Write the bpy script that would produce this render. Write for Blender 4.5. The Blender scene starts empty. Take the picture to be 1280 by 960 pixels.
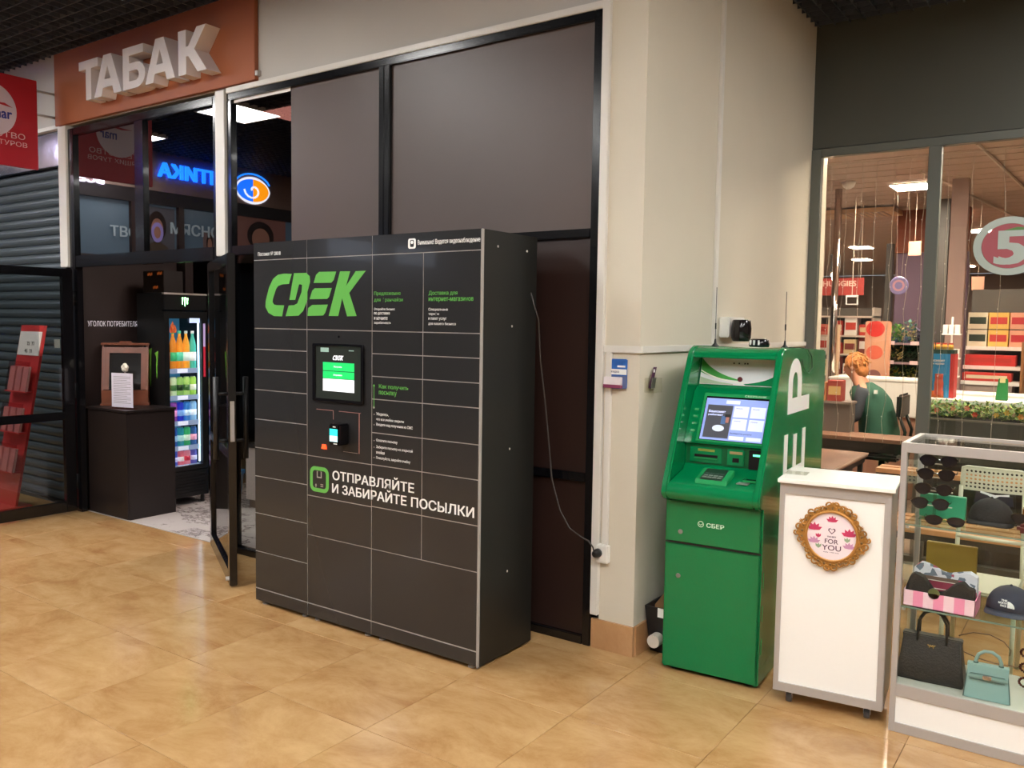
import bpy, bmesh, math, random
from mathutils import Vector, Matrix
random.seed(7)
S = bpy.context.scene
COL = S.collection
PI = math.pi

# ------------------------------------------------------------ camera, world, light, exposure
cam = bpy.data.objects.new('camera', bpy.data.cameras.new('camera'))
COL.objects.link(cam)
def cam_axes(yaw, pit, roll):
    f = Vector((math.sin(yaw)*math.cos(pit), math.cos(yaw)*math.cos(pit), -math.sin(pit)))
    r = Vector((math.cos(yaw), -math.sin(yaw), 0)); d = f.cross(r)
    return math.cos(roll)*r + math.sin(roll)*d, -math.sin(roll)*r + math.cos(roll)*d, f
_r, _d, _f = cam_axes(-0.612828, 0.07074, -0.0148866)
mw = Matrix((_r, -_d, -_f)).transposed().to_4x4(); mw.translation = Vector((0, 0, 1.6))
cam.matrix_world = mw
cam.data.sensor_width = 36; cam.data.lens = 29.994; cam.data.clip_start = .05; cam.data.clip_end = 100
S.camera = cam
S.view_settings.view_transform = 'Standard'; S.view_settings.look = 'None'
S.view_settings.gamma = 1; S.view_settings.use_curve_mapping = False
S.view_settings.exposure = 1.2
S.cycles.transparent_max_bounces = 40; S.cycles.max_bounces = 10
wd = bpy.data.worlds.new('world'); S.world = wd; wd.use_nodes = True
wd.node_tree.nodes['Background'].inputs[0].default_value = (.9, .95, 1, 1)
wd.node_tree.nodes['Background'].inputs[1].default_value = .25
LAMP = 26.0          # emission of the ceiling panels in the hall
LAMPS = [(-9.4, 1.69), (-7.38, 1.69), (-4.6, 1.69), (-.45, 1.3), (1.3, 2.5), (-7.4, -1.6), (-4.6, -1.6), (-.6, -1.6), (1.6, -1.6), (.9, 5.0), (-4.6, .2), (-.5, .1), (1.5, .6)]

# ------------------------------------------------------------ helpers
def hx(s):
    s = s.lstrip('#'); v = [int(s[i:i+2], 16)/255 for i in (0, 2, 4)]
    return tuple(((c+.055)/1.055)**2.4 if c > .04045 else c/12.92 for c in v)
MC = {}
def mat(name, c='#888888', rough=.5, metal=0., em=None, es=0., var=0., vscale=4., bump=0., bscale=40., coat=0., spec=.5, randv=0., alpha=1.):
    if name in MC: return MC[name]
    m = bpy.data.materials.new(name); m.use_nodes = True; n = m.node_tree; b = n.nodes['Principled BSDF']
    rgb = hx(c); b.inputs['Base Color'].default_value = (*rgb, 1)
    b.inputs['Roughness'].default_value = rough; b.inputs['Metallic'].default_value = metal
    b.inputs['Specular IOR Level'].default_value = spec; b.inputs['Coat Weight'].default_value = coat; b.inputs['Coat Roughness'].default_value = .04
    if em: b.inputs['Emission Color'].default_value = (*hx(em), 1); b.inputs['Emission Strength'].default_value = es
    tc = n.nodes.new('ShaderNodeTexCoord')
    if var > 0 or randv > 0:
        no = n.nodes.new('ShaderNodeTexNoise'); no.inputs['Scale'].default_value = vscale; no.inputs['Detail'].default_value = 5
        n.links.new(tc.outputs['Object'], no.inputs['Vector'])
        mr = n.nodes.new('ShaderNodeMapRange'); mr.inputs[1].default_value = .3; mr.inputs[2].default_value = .7
        mr.inputs[3].default_value = 1-var; mr.inputs[4].default_value = 1+var
        n.links.new(no.outputs[0], mr.inputs[0])
        hs = n.nodes.new('ShaderNodeHueSaturation'); hs.inputs['Color'].default_value = (*rgb, 1)
        if randv > 0:
            oi = n.nodes.new('ShaderNodeObjectInfo'); m2 = n.nodes.new('ShaderNodeMapRange')
            m2.inputs[3].default_value = 1-randv; m2.inputs[4].default_value = 1+randv; n.links.new(oi.outputs['Random'], m2.inputs[0])
            mm = n.nodes.new('ShaderNodeMath'); mm.operation = 'MULTIPLY'; n.links.new(mr.outputs[0], mm.inputs[0]); n.links.new(m2.outputs[0], mm.inputs[1])
            n.links.new(mm.outputs[0], hs.inputs['Value'])
        else: n.links.new(mr.outputs[0], hs.inputs['Value'])
        n.links.new(hs.outputs[0], b.inputs['Base Color'])
    if bump > 0:
        nb = n.nodes.new('ShaderNodeTexNoise'); nb.inputs['Scale'].default_value = bscale; nb.inputs['Detail'].default_value = 4
        bp = n.nodes.new('ShaderNodeBump'); bp.inputs['Strength'].default_value = bump; bp.inputs['Distance'].default_value = .01
        n.links.new(tc.outputs['Object'], nb.inputs['Vector']); n.links.new(nb.outputs[0], bp.inputs['Height']); n.links.new(bp.outputs[0], b.inputs['Normal'])
    MC[name] = m; return m
def emis(name, c, s):
    return mat(name, c, .5, em=c, es=s)
def glass(name, tint='#ffffff', refl=1., base=.0, rough=.0):
    if name in MC: return MC[name]
    m = bpy.data.materials.new(name); m.use_nodes = True; n = m.node_tree; n.nodes.clear()
    o = n.nodes.new('ShaderNodeOutputMaterial'); mx = n.nodes.new('ShaderNodeMixShader'); t = n.nodes.new('ShaderNodeBsdfTransparent'); g = n.nodes.new('ShaderNodeBsdfGlossy')
    fr = n.nodes.new('ShaderNodeFresnel'); fr.inputs[0].default_value = 1.5; ma = n.nodes.new('ShaderNodeMath'); ma.operation = 'MULTIPLY_ADD'; ma.use_clamp = True
    ma.inputs[1].default_value = refl; ma.inputs[2].default_value = base
    t.inputs[0].default_value = (*hx(tint), 1); g.inputs['Roughness'].default_value = rough
    ge_ = n.nodes.new('ShaderNodeNewGeometry'); m3 = n.nodes.new('ShaderNodeMath'); m3.operation = 'SUBTRACT'; m3.inputs[0].default_value = 1; m4 = n.nodes.new('ShaderNodeMath'); m4.operation = 'MULTIPLY'
    n.links.new(ge_.outputs['Backfacing'], m3.inputs[1]); n.links.new(m3.outputs[0], m4.inputs[0]); n.links.new(ma.outputs[0], m4.inputs[1])
    n.links.new(fr.outputs[0], ma.inputs[0]); n.links.new(m4.outputs[0], mx.inputs[0]); n.links.new(t.outputs[0], mx.inputs[1]); n.links.new(g.outputs[0], mx.inputs[2]); n.links.new(mx.outputs[0], o.inputs[0])
    MC[name] = m; return m

class MB:
    def __init__(s): s.v = []; s.f = []; s.M = None
    def add(s, vs, fs):
        k = len(s.v)
        s.v += [tuple((s.M @ Vector(p)) if s.M else p) for p in vs]; s.f += [tuple(i+k for i in f) for f in fs]; return s
    def box(s, x0, x1, y0, y1, z0, z1):
        return s.add([(x0,y0,z0),(x1,y0,z0),(x1,y1,z0),(x0,y1,z0),(x0,y0,z1),(x1,y0,z1),(x1,y1,z1),(x0,y1,z1)],
                     [(0,3,2,1),(4,5,6,7),(0,1,5,4),(1,2,6,5),(2,3,7,6),(3,0,4,7)])
    def prism(s, poly, a, b, ax='y'):
        """poly = 2D outline (counter clockwise), extruded from a to b along ax"""
        def P(p, t):
            return (p[0], t, p[1]) if ax == 'y' else ((t, p[0], p[1]) if ax == 'x' else (p[0], p[1], t))
        n = len(poly); vs = [P(p, a) for p in poly]+[P(p, b) for p in poly]
        return s.add(vs, [tuple(range(n)), tuple(range(2*n-1, n-1, -1))]+[(i, i+n, (i+1) % n+n, (i+1) % n) for i in range(n)])
    def ring(s, outer, inner, a, b, ax='y'):
        def P(p, t):
            return (p[0], t, p[1]) if ax == 'y' else ((t, p[0], p[1]) if ax == 'x' else (p[0], p[1], t))
        n = len(outer); vs = [P(p, a) for p in outer]+[P(p, a) for p in inner]+[P(p, b) for p in outer]+[P(p, b) for p in inner]
        fs = []
        for i in range(n):
            j = (i+1) % n
            fs += [(i, j, n+j, n+i), (2*n+i, 3*n+i, 3*n+j, 2*n+j), (i, 2*n+i, 2*n+j, j), (n+i, n+j, 3*n+j, 3*n+i)]
        return s.add(vs, fs)
    def tube(s, pts, r, n=8, closed=False, caps=True):
        pts = [Vector(p) for p in pts]; k = len(pts); vs = []; up = None
        rr = r if isinstance(r, (list, tuple)) else [r]*k
        for i, p in enumerate(pts):
            if closed: t = pts[(i+1) % k]-pts[i-1]
            else: t = pts[min(i+1, k-1)]-pts[max(i-1, 0)]
            t.normalize()
            if up is None:
                up = Vector((0, 0, 1)) if abs(t.z) < .9 else Vector((1, 0, 0))
            a = t.cross(up); a = a.normalized() if a.length > 1e-6 else Vector((1, 0, 0)); b = a.cross(t).normalized(); up = b
            vs += [tuple(p+rr[i]*(math.cos(2*PI*j/n)*a+math.sin(2*PI*j/n)*b)) for j in range(n)]
        fs = []
        for i in range(k if closed else k-1):
            i2 = (i+1) % k
            fs += [(i*n+j, i*n+(j+1) % n, i2*n+(j+1) % n, i2*n+j) for j in range(n)]
        if caps and not closed: fs += [tuple(range(n-1, -1, -1)), tuple((k-1)*n+j for j in range(n))]
        return s.add(vs, fs)
    def lathe(s, prof, c=(0, 0, 0), n=16, ax='z'):
        vs = []
        for r, h in prof:
            for j in range(n):
                x, y = r*math.cos(2*PI*j/n), r*math.sin(2*PI*j/n)
                q = (x, y, h) if ax == 'z' else ((x, h, y) if ax == 'y' else (h, x, y))
                vs.append((c[0]+q[0], c[1]+q[1], c[2]+q[2]))
        m = len(prof); fs = [(i*n+j, i*n+(j+1) % n, (i+1)*n+(j+1) % n, (i+1)*n+j) for i in range(m-1) for j in range(n)]
        return s.add(vs, fs+[tuple(range(n-1, -1, -1)), tuple((m-1)*n+j for j in range(n))])
    def ball(s, c, r, n=10, sc=(1, 1, 1)):
        m = n//2+1; pr = []; vs = []
        for i in range(m):
            a = -PI/2+PI*i/(m-1)
            for j in range(n):
                vs.append((c[0]+sc[0]*r*max(math.cos(a), .02)*math.cos(2*PI*j/n), c[1]+sc[1]*r*max(math.cos(a), .02)*math.sin(2*PI*j/n), c[2]+sc[2]*r*math.sin(a)))
        fs = [(i*n+j, i*n+(j+1) % n, (i+1)*n+(j+1) % n, (i+1)*n+j) for i in range(m-1) for j in range(n)]
        return s.add(vs, fs+[tuple(range(n-1, -1, -1)), tuple((m-1)*n+j for j in range(n))])
    def build(s, name, m, parent=None, bevel=0, smooth=False, kind=None, seg=2):
        me = bpy.data.meshes.new(name); me.from_pydata(s.v, [], s.f)
        bm = bmesh.new(); bm.from_mesh(me); bmesh.ops.recalc_face_normals(bm, faces=bm.faces)
        if bevel: bmesh.ops.bevel(bm, geom=[e for e in bm.edges if len(e.link_faces) == 2 and e.calc_face_angle(0) > .5], offset=bevel, segments=seg, affect='EDGES', clamp_overlap=True)
        bm.to_mesh(me); bm.free()
        o = bpy.data.objects.new(name, me); COL.objects.link(o)
        if m: me.materials.append(m)
        if parent: o.parent = parent
        if smooth:
            for p in me.polygons: p.use_smooth = True
        elif bevel:
            for p in me.polygons: p.use_smooth = True
            try: me.set_sharp_from_angle(angle=.7)
            except Exception: pass
        if kind: o['kind'] = kind
        return o
def B(name, m, x0, x1, y0, y1, z0, z1, parent=None, bevel=0, kind=None):
    return MB().box(x0, x1, y0, y1, z0, z1).build(name, m, parent, bevel, kind=kind)
def E(name, label=None, cat=None, loc=(0, 0, 0), rz=0, group=None, kind=None):
    o = bpy.data.objects.new(name, None); COL.objects.link(o); o.location = loc; o.rotation_euler = (0, 0, rz); o.empty_display_size = .1
    return tag(o, label, cat, group, kind)
def tag(o, label=None, cat=None, group=None, kind=None):
    if label: o['label'] = label
    if cat: o['category'] = cat
    if group: o['group'] = group
    if kind: o['kind'] = kind
    return o
def dup(root, loc, rz=None, label=None, group=None, mats=None):
    r = root.copy(); COL.objects.link(r); r.location = loc
    if rz is not None: r.rotation_euler = (0, 0, rz)
    if label: r['label'] = label
    if group: r['group'] = group
    for ch in list(root.children):
        c = ch.copy(); COL.objects.link(c); c.parent = r
        if mats and ch.name.split('.')[0] in mats:
            c.data = c.data.copy(); c.data.materials[0] = mats[ch.name.split('.')[0]]
        for g in list(ch.children):
            d = g.copy(); COL.objects.link(d); d.parent = c
    return r
def text(s, o, U, V, w, h, m, parent=None, name='lettering', bold=0., ext=.0008, flip=False):
    """lettering fitted to w x h with its lower left corner at o, running along U, upright along V"""
    cu = bpy.data.curves.new('t', 'FONT'); cu.body = s; cu.size = 1; cu.resolution_u = 3
    cu.extrude = 0; cu.space_line = .9
    t = bpy.data.objects.new('t', cu); COL.objects.link(t)
    bpy.context.view_layer.update()
    me = bpy.data.meshes.new_from_object(t); bpy.data.objects.remove(t)
    if bold:
        vs_ = [tuple(v.co) for v in me.vertices]; ps = [tuple(p.vertices) for p in me.polygons]; V_ = []; F_ = []
        for dx, dy in ((-bold, -bold*.6), (bold, -bold*.6), (-bold, bold*.6), (bold, bold*.6)):
            k0 = len(V_); zz = len(V_)//max(len(vs_), 1)*max(ext*.06, .00012); V_ += [(x+dx, y+dy, zz) for x, y, z in vs_]; F_ += [tuple(i+k0 for i in p) for p in ps]
        me = bpy.data.meshes.new(name); me.from_pydata(V_, [], F_)
    xs = [v.co.x for v in me.vertices]; ys = [v.co.y for v in me.vertices]
    if not xs: return None
    x0, x1, y0, y1 = min(xs), max(xs), min(ys), max(ys)
    U = Vector(U).normalized(); V = Vector(V).normalized(); N = U.cross(V); o = Vector(o)
    bm = bmesh.new(); bm.from_mesh(me)
    r = bmesh.ops.extrude_face_region(bm, geom=list(bm.faces)); top = {v for v in r['geom'] if isinstance(v, bmesh.types.BMVert)}
    for v in bm.verts:
        a = (v.co.x-x0)/(x1-x0+1e-9)*w; b = (v.co.y-y0)/(y1-y0+1e-9)*h
        if flip: a = w-a
        v.co = o+U*a+V*b+N*(ext+v.co.z if v in top else 0)
    bmesh.ops.recalc_face_normals(bm, faces=bm.faces); bm.to_mesh(me); bm.free(); me.name = name
    me.materials.clear(); me.materials.append(m)
    for p in me.polygons: p.use_smooth = False
    ob = bpy.data.objects.new(name, me); COL.objects.link(ob)
    if parent: ob.parent = parent
    return ob
X3, Y3, Z3 = (1, 0, 0), (0, 1, 0), (0, 0, 1)
def circ(cx, cz, rx, rz, n=32, a0=0): return [(cx+rx*math.cos(a0+2*PI*i/n), cz+rz*math.sin(a0+2*PI*i/n)) for i in range(n)]
def rrect(x0, x1, z0, z1, r, n=4):
    o = []
    for cx, cz, a in ((x1-r, z0+r, -PI/2), (x1-r, z1-r, 0), (x0+r, z1-r, PI/2), (x0+r, z0+r, PI)):
        o += [(cx+r*math.cos(a+PI/2*i/n), cz+r*math.sin(a+PI/2*i/n)) for i in range(n+1)]
    return o

# ------------------------------------------------------------ materials
wall_m = mat('wall paint cream', '#d2cab8', .7, var=.03, vscale=1.5, bump=.04, bscale=60)
wall2_m = mat('wall paint soft grey', '#bdb8b0', .7, var=.03, vscale=1.5)
grey_m = mat('grey fascia panel', '#55554d', .6, var=.03, vscale=2)
white_m = mat('white plastic', '#e9e6df', .4)
trimw_m = mat('white trim', '#dcd8d0', .35)
black_m = mat('black gloss frame', '#0d0d10', .18, coat=.3)
blackm_m = mat('black matt', '#141416', .45)
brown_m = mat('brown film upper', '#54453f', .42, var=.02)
brownd_m = mat('brown film shaded', '#2c1d19', .35, var=.04)  # same brown film; locker shade and weaker reflection put into its colour
lock_m = mat('locker charcoal enamel', '#2c2c2d', .17, coat=.25)
lockb_m = mat('locker black side', '#1a1b19', .42)
seam_m = mat('locker pale seam', '#a8a29c', .4)
green_m = mat('lime green print', '#63b350', .35)
whitep_m = mat('white print', '#f2f2ee', .4)
atm_m = mat('terminal green enamel', '#007743', .22, coat=.3)
atml_m = mat('terminal light green', '#239555', .25, coat=.3)
atmd_m = mat('terminal dark green', '#075a30', .3)
alu_m = mat('brushed aluminium', '#b9b4b0', .35, metal=.35)
pan_m = mat('white laminate', '#f4f1ea', .35)
grout_m = mat('floor grout', '#7a5a34', .8)
def tile_mat(name, c0, c1, c2, rough=.16, sc=2.2, vein=False):
    m = bpy.data.materials.new(name); m.use_nodes = True; n = m.node_tree; b = n.nodes['Principled BSDF']
    tc = n.nodes.new('ShaderNodeTexCoord'); oi = n.nodes.new('ShaderNodeObjectInfo'); mp = n.nodes.new('ShaderNodeMapping'); mp.inputs['Scale'].default_value = (1, 1.7, 1)
    vm = n.nodes.new('ShaderNodeVectorMath'); vm.operation = 'MULTIPLY'; vm.inputs[1].default_value = (50, 50, 50)
    cb = n.nodes.new('ShaderNodeCombineXYZ')
    for i in range(3): n.links.new(oi.outputs['Random'], cb.inputs[i])
    n.links.new(cb.outputs[0], vm.inputs[0]); n.links.new(vm.outputs[0], mp.inputs['Location']); n.links.new(tc.outputs['Object'], mp.inputs['Vector'])
    no = n.nodes.new('ShaderNodeTexNoise'); no.inputs['Scale'].default_value = sc; no.inputs['Detail'].default_value = 9; no.inputs['Roughness'].default_value = .72; no.inputs['Distortion'].default_value = .35
    n.links.new(mp.outputs[0], no.inputs['Vector'])
    cr = n.nodes.new('ShaderNodeValToRGB'); e = cr.color_ramp.elements
    if vein:
        e[0].position = .47; e[0].color = (*hx(c0), 1); e[1].position = .53; e[1].color = (*hx(c0), 1); x = e.new(.5); x.color = (*hx(c2), 1)
        x = e.new(.488); x.color = (*hx(c1), 1)
    else:
        e[0].position = .3; e[0].color = (*hx(c0), 1); e[1].position = .7; e[1].color = (*hx(c2), 1); x = e.new(.5); x.color = (*hx(c1), 1)
    n.links.new(no.outputs[0], cr.inputs[0]); n.links.new(cr.outputs[0], b.inputs['Base Color'])
    b.inputs['Roughness'].default_value = rough
    n2 = n.nodes.new('ShaderNodeTexNoise'); n2.inputs['Scale'].default_value = 5; n.links.new(tc.outputs['Object'], n2.inputs['Vector'])
    bp = n.nodes.new('ShaderNodeBump'); bp.inputs['Strength'].default_value = .05; bp.inputs['Distance'].default_value = .01
    n.links.new(n2.outputs[0], bp.inputs['Height']); n.links.new(bp.outputs[0], b.inputs['Normal'])
    return m
tile_m = tile_mat('ochre polished stone tile', '#9a6f42', '#b28b5c', '#c29d6e', .14, 2.4)
skirt_m = tile_mat('skirting stone tile', '#a67a50', '#b88b60', '#c69c70', .3)
marble_m = tile_mat('white veined marble tile', '#cfc6c2', '#b9aeaa', '#6d6263', .2, 1.6, True)
st_m = tile_mat('supermarket floor tile', '#8a7464', '#a08878', '#b09a88', .3)

# ------------------------------------------------------------ floors
W = 3.637            # plane of the shop front
SX = -1.822          # plane of the side wall
SY = 6.257           # plane of the supermarket window wall
P = .5833
fl = B('floor', grout_m, -14, 6, -7, SY, -.1, -.0035, kind='structure')
tme = None
for i in range(-17, 8):
    for j in range(-4, 8):
        x0 = -2.327+P*i; y0 = 1.753+P*j
        if y0 > SY: continue
        xa, xb, ya, yb = x0+.0012, x0+P-.0012, y0+.0012, y0+P-.0012
        if j < -1 and i < -6: continue
        if x0+P < SX+.01:
            if y0 > W: continue
            if yb > W: yb = W+.06
        elif y0 > W-P and xa < SX:
            if y0 > W: xa = SX+.001
        if yb > SY: yb = SY
        if xb-xa < .02: continue
        full = abs(xb-xa-P+.0024) < 1e-6 and abs(yb-ya-P+.0024) < 1e-6
        if full and tme:
            o = bpy.data.objects.new('floor_tile', tme); COL.objects.link(o); o.parent = fl
        else:
            o = MB().box(0, xb-xa, 0, yb-ya, -.004, 0).build('floor_tile', tile_m, fl, bevel=.0008, seg=1)
            if full: tme = o.data
        o.location = (xa, ya, 0)
fs = B('floor', grout_m, -9.5, SX-.2, W+.06, SY, -.1, -.0035, kind='structure')
mt = None
for i in range(6):
    for j in range(4):
        xa = -6.9+.6*i+.0015; ya = W+.0615+.6*j
        if mt is None: o = MB().box(0, .597, 0, .597, -.004, 0).build('floor_tile', marble_m, fs, bevel=.0008, seg=1); mt = o.data
        else: o = bpy.data.objects.new('floor_tile', mt); COL.objects.link(o); o.parent = fs
        o.location = (xa, ya, 0)
B('floor', st_m, -9, 6, SY, 17, -.1, -.001, kind='structure')

# ------------------------------------------------------------ hall ceiling: open cell grid
ce = B('ceiling', mat('ceiling void', '#0c0c0e', .9), -14, 6, -7, SY, 3.95, 4.0, kind='structure')
gm = mat('dark ceiling grid', '#454a55', .5)
m = MB(); g = .1
for k in range(0, 200): m.box(-14+g*k, -14+g*k+.006, -7, W if -14+g*k < SX else SY, 3.70, 3.735)
for k in range(0, 133):
    y = -7+g*k
    m.box(-14, SX if y > W else 6, y, y+.006, 3.70, 3.735) if y < W else m.box(SX, 6, y, y+.006, 3.70, 3.735)
m.build('ceiling_grid', gm, ce, kind='stuff')
lampm = emis('ceiling panel light', '#fffdfa', LAMP)
t0 = None
lampl = ['square ceiling light over the far left of the hall', 'square ceiling light mirrored in the shop front above the door', 'square ceiling light in front of the locker bank', 'square ceiling light in front of the wall corner', 'square ceiling light over the white promotion stand',
         'square ceiling light behind the camera on the left', 'square ceiling light behind the camera', 'square ceiling light directly behind the viewer', 'square ceiling light behind the camera on the right', 'square ceiling light before the supermarket window', 'square ceiling light left above the viewer', 'square ceiling light close to the viewer', 'square ceiling light right above the viewer']
for (x, y), lb in zip(LAMPS, lampl):
    t = E('ceiling_light', lb, 'ceiling light', (x, y, 3.69), group='square hall ceiling lights')
    MB().ring([(-.31, -.31), (.31, -.31), (.31, .31), (-.31, .31)], [(-.29, -.29), (.29, -.29), (.29, .29), (-.29, .29)], -.012, .03, 'z').build('lamp_frame', white_m, t)
    B('diffuser', lampm, -.29, .29, -.29, .29, -.004, .01, t)

# ------------------------------------------------------------ walls of the hall
B('wall_front', wall2_m, -14, -2.0121, W, W+.12, 3.127, 3.95, kind='structure')
B('wall_front', wall_m, -2.012, SX, W, SY+.4, .148, 3.95, kind='structure')
B('wall_front', wall_m, -2.012, SX-.012, W+.012, SY+.4, 0, .148, kind='structure')
bs = E('baseboard_front', kind='structure')
B('skirting_tile', skirt_m, -2.05, SX+.003, W-.010, W+.012, 0, .147, bs, .001)
for k in range(4): B('skirting_tile', skirt_m, SX-.012, SX+.010, W+.014+.6*k, W+.611+.6*k if k else W+.611, 0, .147, bs, .001)
# chair rail, conduits
rl = E('trim_1', kind='structure')
B('rail', trimw_m, -2.012, SX+.014, W-.014, W, 1.468, 1.502, rl, .003)
B('rail', trimw_m, SX, SX+.014, W, SY, 1.468, 1.502, rl, .003)
B('conduit', trimw_m, -1.997, -1.965, W-.016, W, .53, 1.468, rl, .003)
B('conduit', trimw_m, SX, SX+.018, 4.50, 4.535, 1.502, 3.69, rl, .003)
B('wall_end', wall2_m, -14.1, -14, -7, W, 0, 3.95, kind='structure')
B('wall_back', wall2_m, -14, 6, -7.1, -7, 0, 3.95, kind='structure')
B('wall_right', wall2_m, 6, 6.1, -7, SY, 0, 3.95, kind='structure')
# white trim round the glazing
tr = E('trim_2', kind='structure')
B('top_trim', trimw_m, -4.9, -2.018, W-.02, W+.04, 3.093, 3.128, tr, .003)
B('side_trim', trimw_m, -2.052, -2.010, W-.022, W+.04, .17, 3.128, tr, .003)
B('post_trim', trimw_m, -5.004, -4.906, W-.03, W+.04, 2.027, 3.117, tr, .003)
B('post_trim', trimw_m, -7.06, -6.94, W-.03, W+.04, 2.004, 3.127, tr, .003)
B('top_trim', trimw_m, -14, -7.06, W-.02, W+.04, 3.12, 3.15, tr)
# ------------------------------------------------------------ glazed shop front
gt = glass('dark tinted transom glass', '#5a4a48', 1.0, .16)
gc = glass('clear shop glass', '#d8dcdc', 1.0, .02)
w1 = E('window_1', kind='structure')
yf0, yf1 = W-.012, W+.05
def fr(x0, x1, z0, z1, p=w1, n='frame_bar', y0=yf0, y1=yf1): return B(n, black_m, x0, x1, y0, y1, z0, z1, p, .004)
fr(-2.100, -2.054, 0, 3.094)                       # right stile
fr(-4.904, -2.100, 3.05, 3.094)                    # head
fr(-3.513, -3.472, .045, 3.05); fr(-3.470, -3.430, .045, 3.05)
fr(-3.430, -2.100, 2.024, 2.066); fr(-4.86, -3.513, 2.03, 2.09)
fr(-3.430, -2.100, .822, .866)
fr(-4.86, -2.100, 0, .045)
fr(-4.904, -4.856, 0, 3.05)
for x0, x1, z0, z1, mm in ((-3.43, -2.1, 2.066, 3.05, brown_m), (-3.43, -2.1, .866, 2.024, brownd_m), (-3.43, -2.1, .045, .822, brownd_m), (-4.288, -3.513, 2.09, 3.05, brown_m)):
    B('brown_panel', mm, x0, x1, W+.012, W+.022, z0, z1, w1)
B('glass_pane', gt, -4.856, -4.288, W+.012, W+.018, 2.09, 3.05, w1)
B('glass_pane', gc, -4.856, -3.513, W+.012, W+.018, .045, 2.03, w1)
B('film_strip', white_m, -4.85, -4.29, W+.008, W+.0115, 3.03, 3.052, w1)
w2 = E('window_2', kind='structure')
fr(-6.942, -6.86, 1.985, 3.10, w2); fr(-5.055, -5.004, 1.985, 3.10, w2)
fr(-6.86, -5.055, 3.045, 3.10, w2); fr(-6.86, -5.055, 2.0, 2.092, w2); fr(-6.0, -5.885, 2.092, 3.045, w2)
B('glass_pane', gt, -6.86, -6.0, W+.012, W+.018, 2.092, 3.045, w2)
B('glass_pane', gt, -5.885, -5.055, W+.012, W+.018, 2.092, 3.045, w2)
B('door_jamb', black_m, -6.942, -6.86, W, W+.05, 0, 1.985, w2, .004)
B('door_jamb', black_m, -5.12, -4.905, W, W+.05, 0, 2.03, w2, .004)
B('threshold', alu_m, -6.86, -5.12, W+.055, W+.07, 0, .004, w2)

# ------------------------------------------------------------ open glass door leaves
def leaf(name, L, H=1.985, midz=.80):
    d = E(name, kind='structure')
    def q(n, x0, x1, z0, z1): return B(n, black_m, x0, x1, -.022, .022, z0, z1, d, .004)
    q('stile', 0, .085, .012, H); q('stile', L-.075, L, .012, H)
    q('rail', .085, L-.075, H-.065, H); q('rail', .085, L-.075, .012, .10); q('rail', .085, L-.075, midz-.032, midz+.032)
    B('glass_pane', gc, .085, L-.075, -.004, .004, .10, midz-.032, d); B('glass_pane', gc, .085, L-.075, -.004, .004, midz+.032, H-.065, d)
    for z in (.25, 1.0, 1.75):
        MB().tube([(-.012, 0, z-.06), (-.012, 0, z+.06)], .012).build('hinge', blackm_m, d, smooth=True)
        for dz in (-.03, 0, .03): MB().lathe([(.005, 0), (.005, .004)], (.04, -.026, z+dz), 8, 'y').build('screw', alu_m, d) if name == 'door_1' else 0
    return d
d1 = leaf('door_1', 1.08); d1.location = (-6.92, 3.62, 0); d1.rotation_euler = (0, 0, -PI/2)
B('paper_sticker', white_m, .10, .145, -.006, -.0045, 1.35, 1.42, d1); B('paper_sticker', white_m, .60, .72, -.0065, -.0045, 1.44, 1.56, d1)
d2 = leaf('door_2', 1.06); d2.location = (-5.14, 3.66, 0); d2.rotation_euler = (0, 0, math.atan2(3.15-3.66, -4.235+5.14))
L = 1.06
B('lock_plate', alu_m, L, L+.003, -.012, .012, .88, 1.12, d2)
for s in (-1, 1):
    h = MB().tube([(L-.06, s*.085, .77), (L-.06, s*.085, 1.26)], .016).build('pull_handle', blackm_m, d2, smooth=True)
    for z in (.88, 1.16): MB().tube([(L-.06, s*.02, z), (L-.06, s*.085, z)], .010).build('standoff', blackm_m, h, smooth=True)
MB().lathe([(.012, 0), (.012, .02)], (L-.04, -.04, .05), 10, 'y').build('floor_bolt', alu_m, d2)
# ------------------------------------------------------------ TABAK sign, red agency sign, shutter
t = E('shop_sign', 'orange shop sign board with white raised letters above the door', 'sign')
B('board', mat('orange sign board', '#a05a36', .55, var=.03), -7.09, -4.584, W-.032, W-.001, 3.135, 3.70, t, .003)
lw = mat('sign letter face', '#dcd4d2', .5)
yl = W-.16
hA = [(0, 0), (.27, 0), (.33, .2), (.5, .2), (.5, .4), (.39, .4), (.5, .74), (.5, 1), (.36, 1)]
def bow(cx, cz, rx, rz, a0, a1, n=8): return [(cx+rx*math.cos(a0+(a1-a0)*k/n), cz+rz*math.sin(a0+(a1-a0)*k/n)) for k in range(n+1)]
GLY = {'Т': [[(0, .78), (1, .78), (1, 1), (0, 1)], [(.36, 0), (.64, 0), (.64, .78), (.36, .78)]],
 'А': [hA, [(1-a, b) for a, b in hA][::-1]],
 'Б': [[(0, 0), (.28, 0), (.28, 1), (0, 1)], [(.28, .8), (.92, .8), (.92, 1), (.28, 1)], [(.28, 0)]+bow(.62, .305, .38, .305, -PI/2, PI/2)+[(.28, .61), (.28, .43)]+bow(.58, .305, .14, .125, PI/2, -PI/2)+[(.28, .18)]],
 'К': [[(0, 0), (.28, 0), (.28, 1), (0, 1)], [(.28, .4), (.36, .4), (.68, 0), (1, 0), (.58, .52), (.98, 1), (.66, 1), (.36, .62), (.28, .62)]]}
for s, x0, x1 in (('Т', -6.50, -6.235), ('А', -6.29, -5.925), ('Б', -5.905, -5.625), ('А', -5.625, -5.275), ('К', -5.235, -4.925)):
    mb = MB()
    for q in GLY[s]: mb.prism([(x0+a*(x1-x0), 3.225+b*.29) for a, b in q], yl+.015, W-.033)
    mb.build('letter', lw, t)
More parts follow.
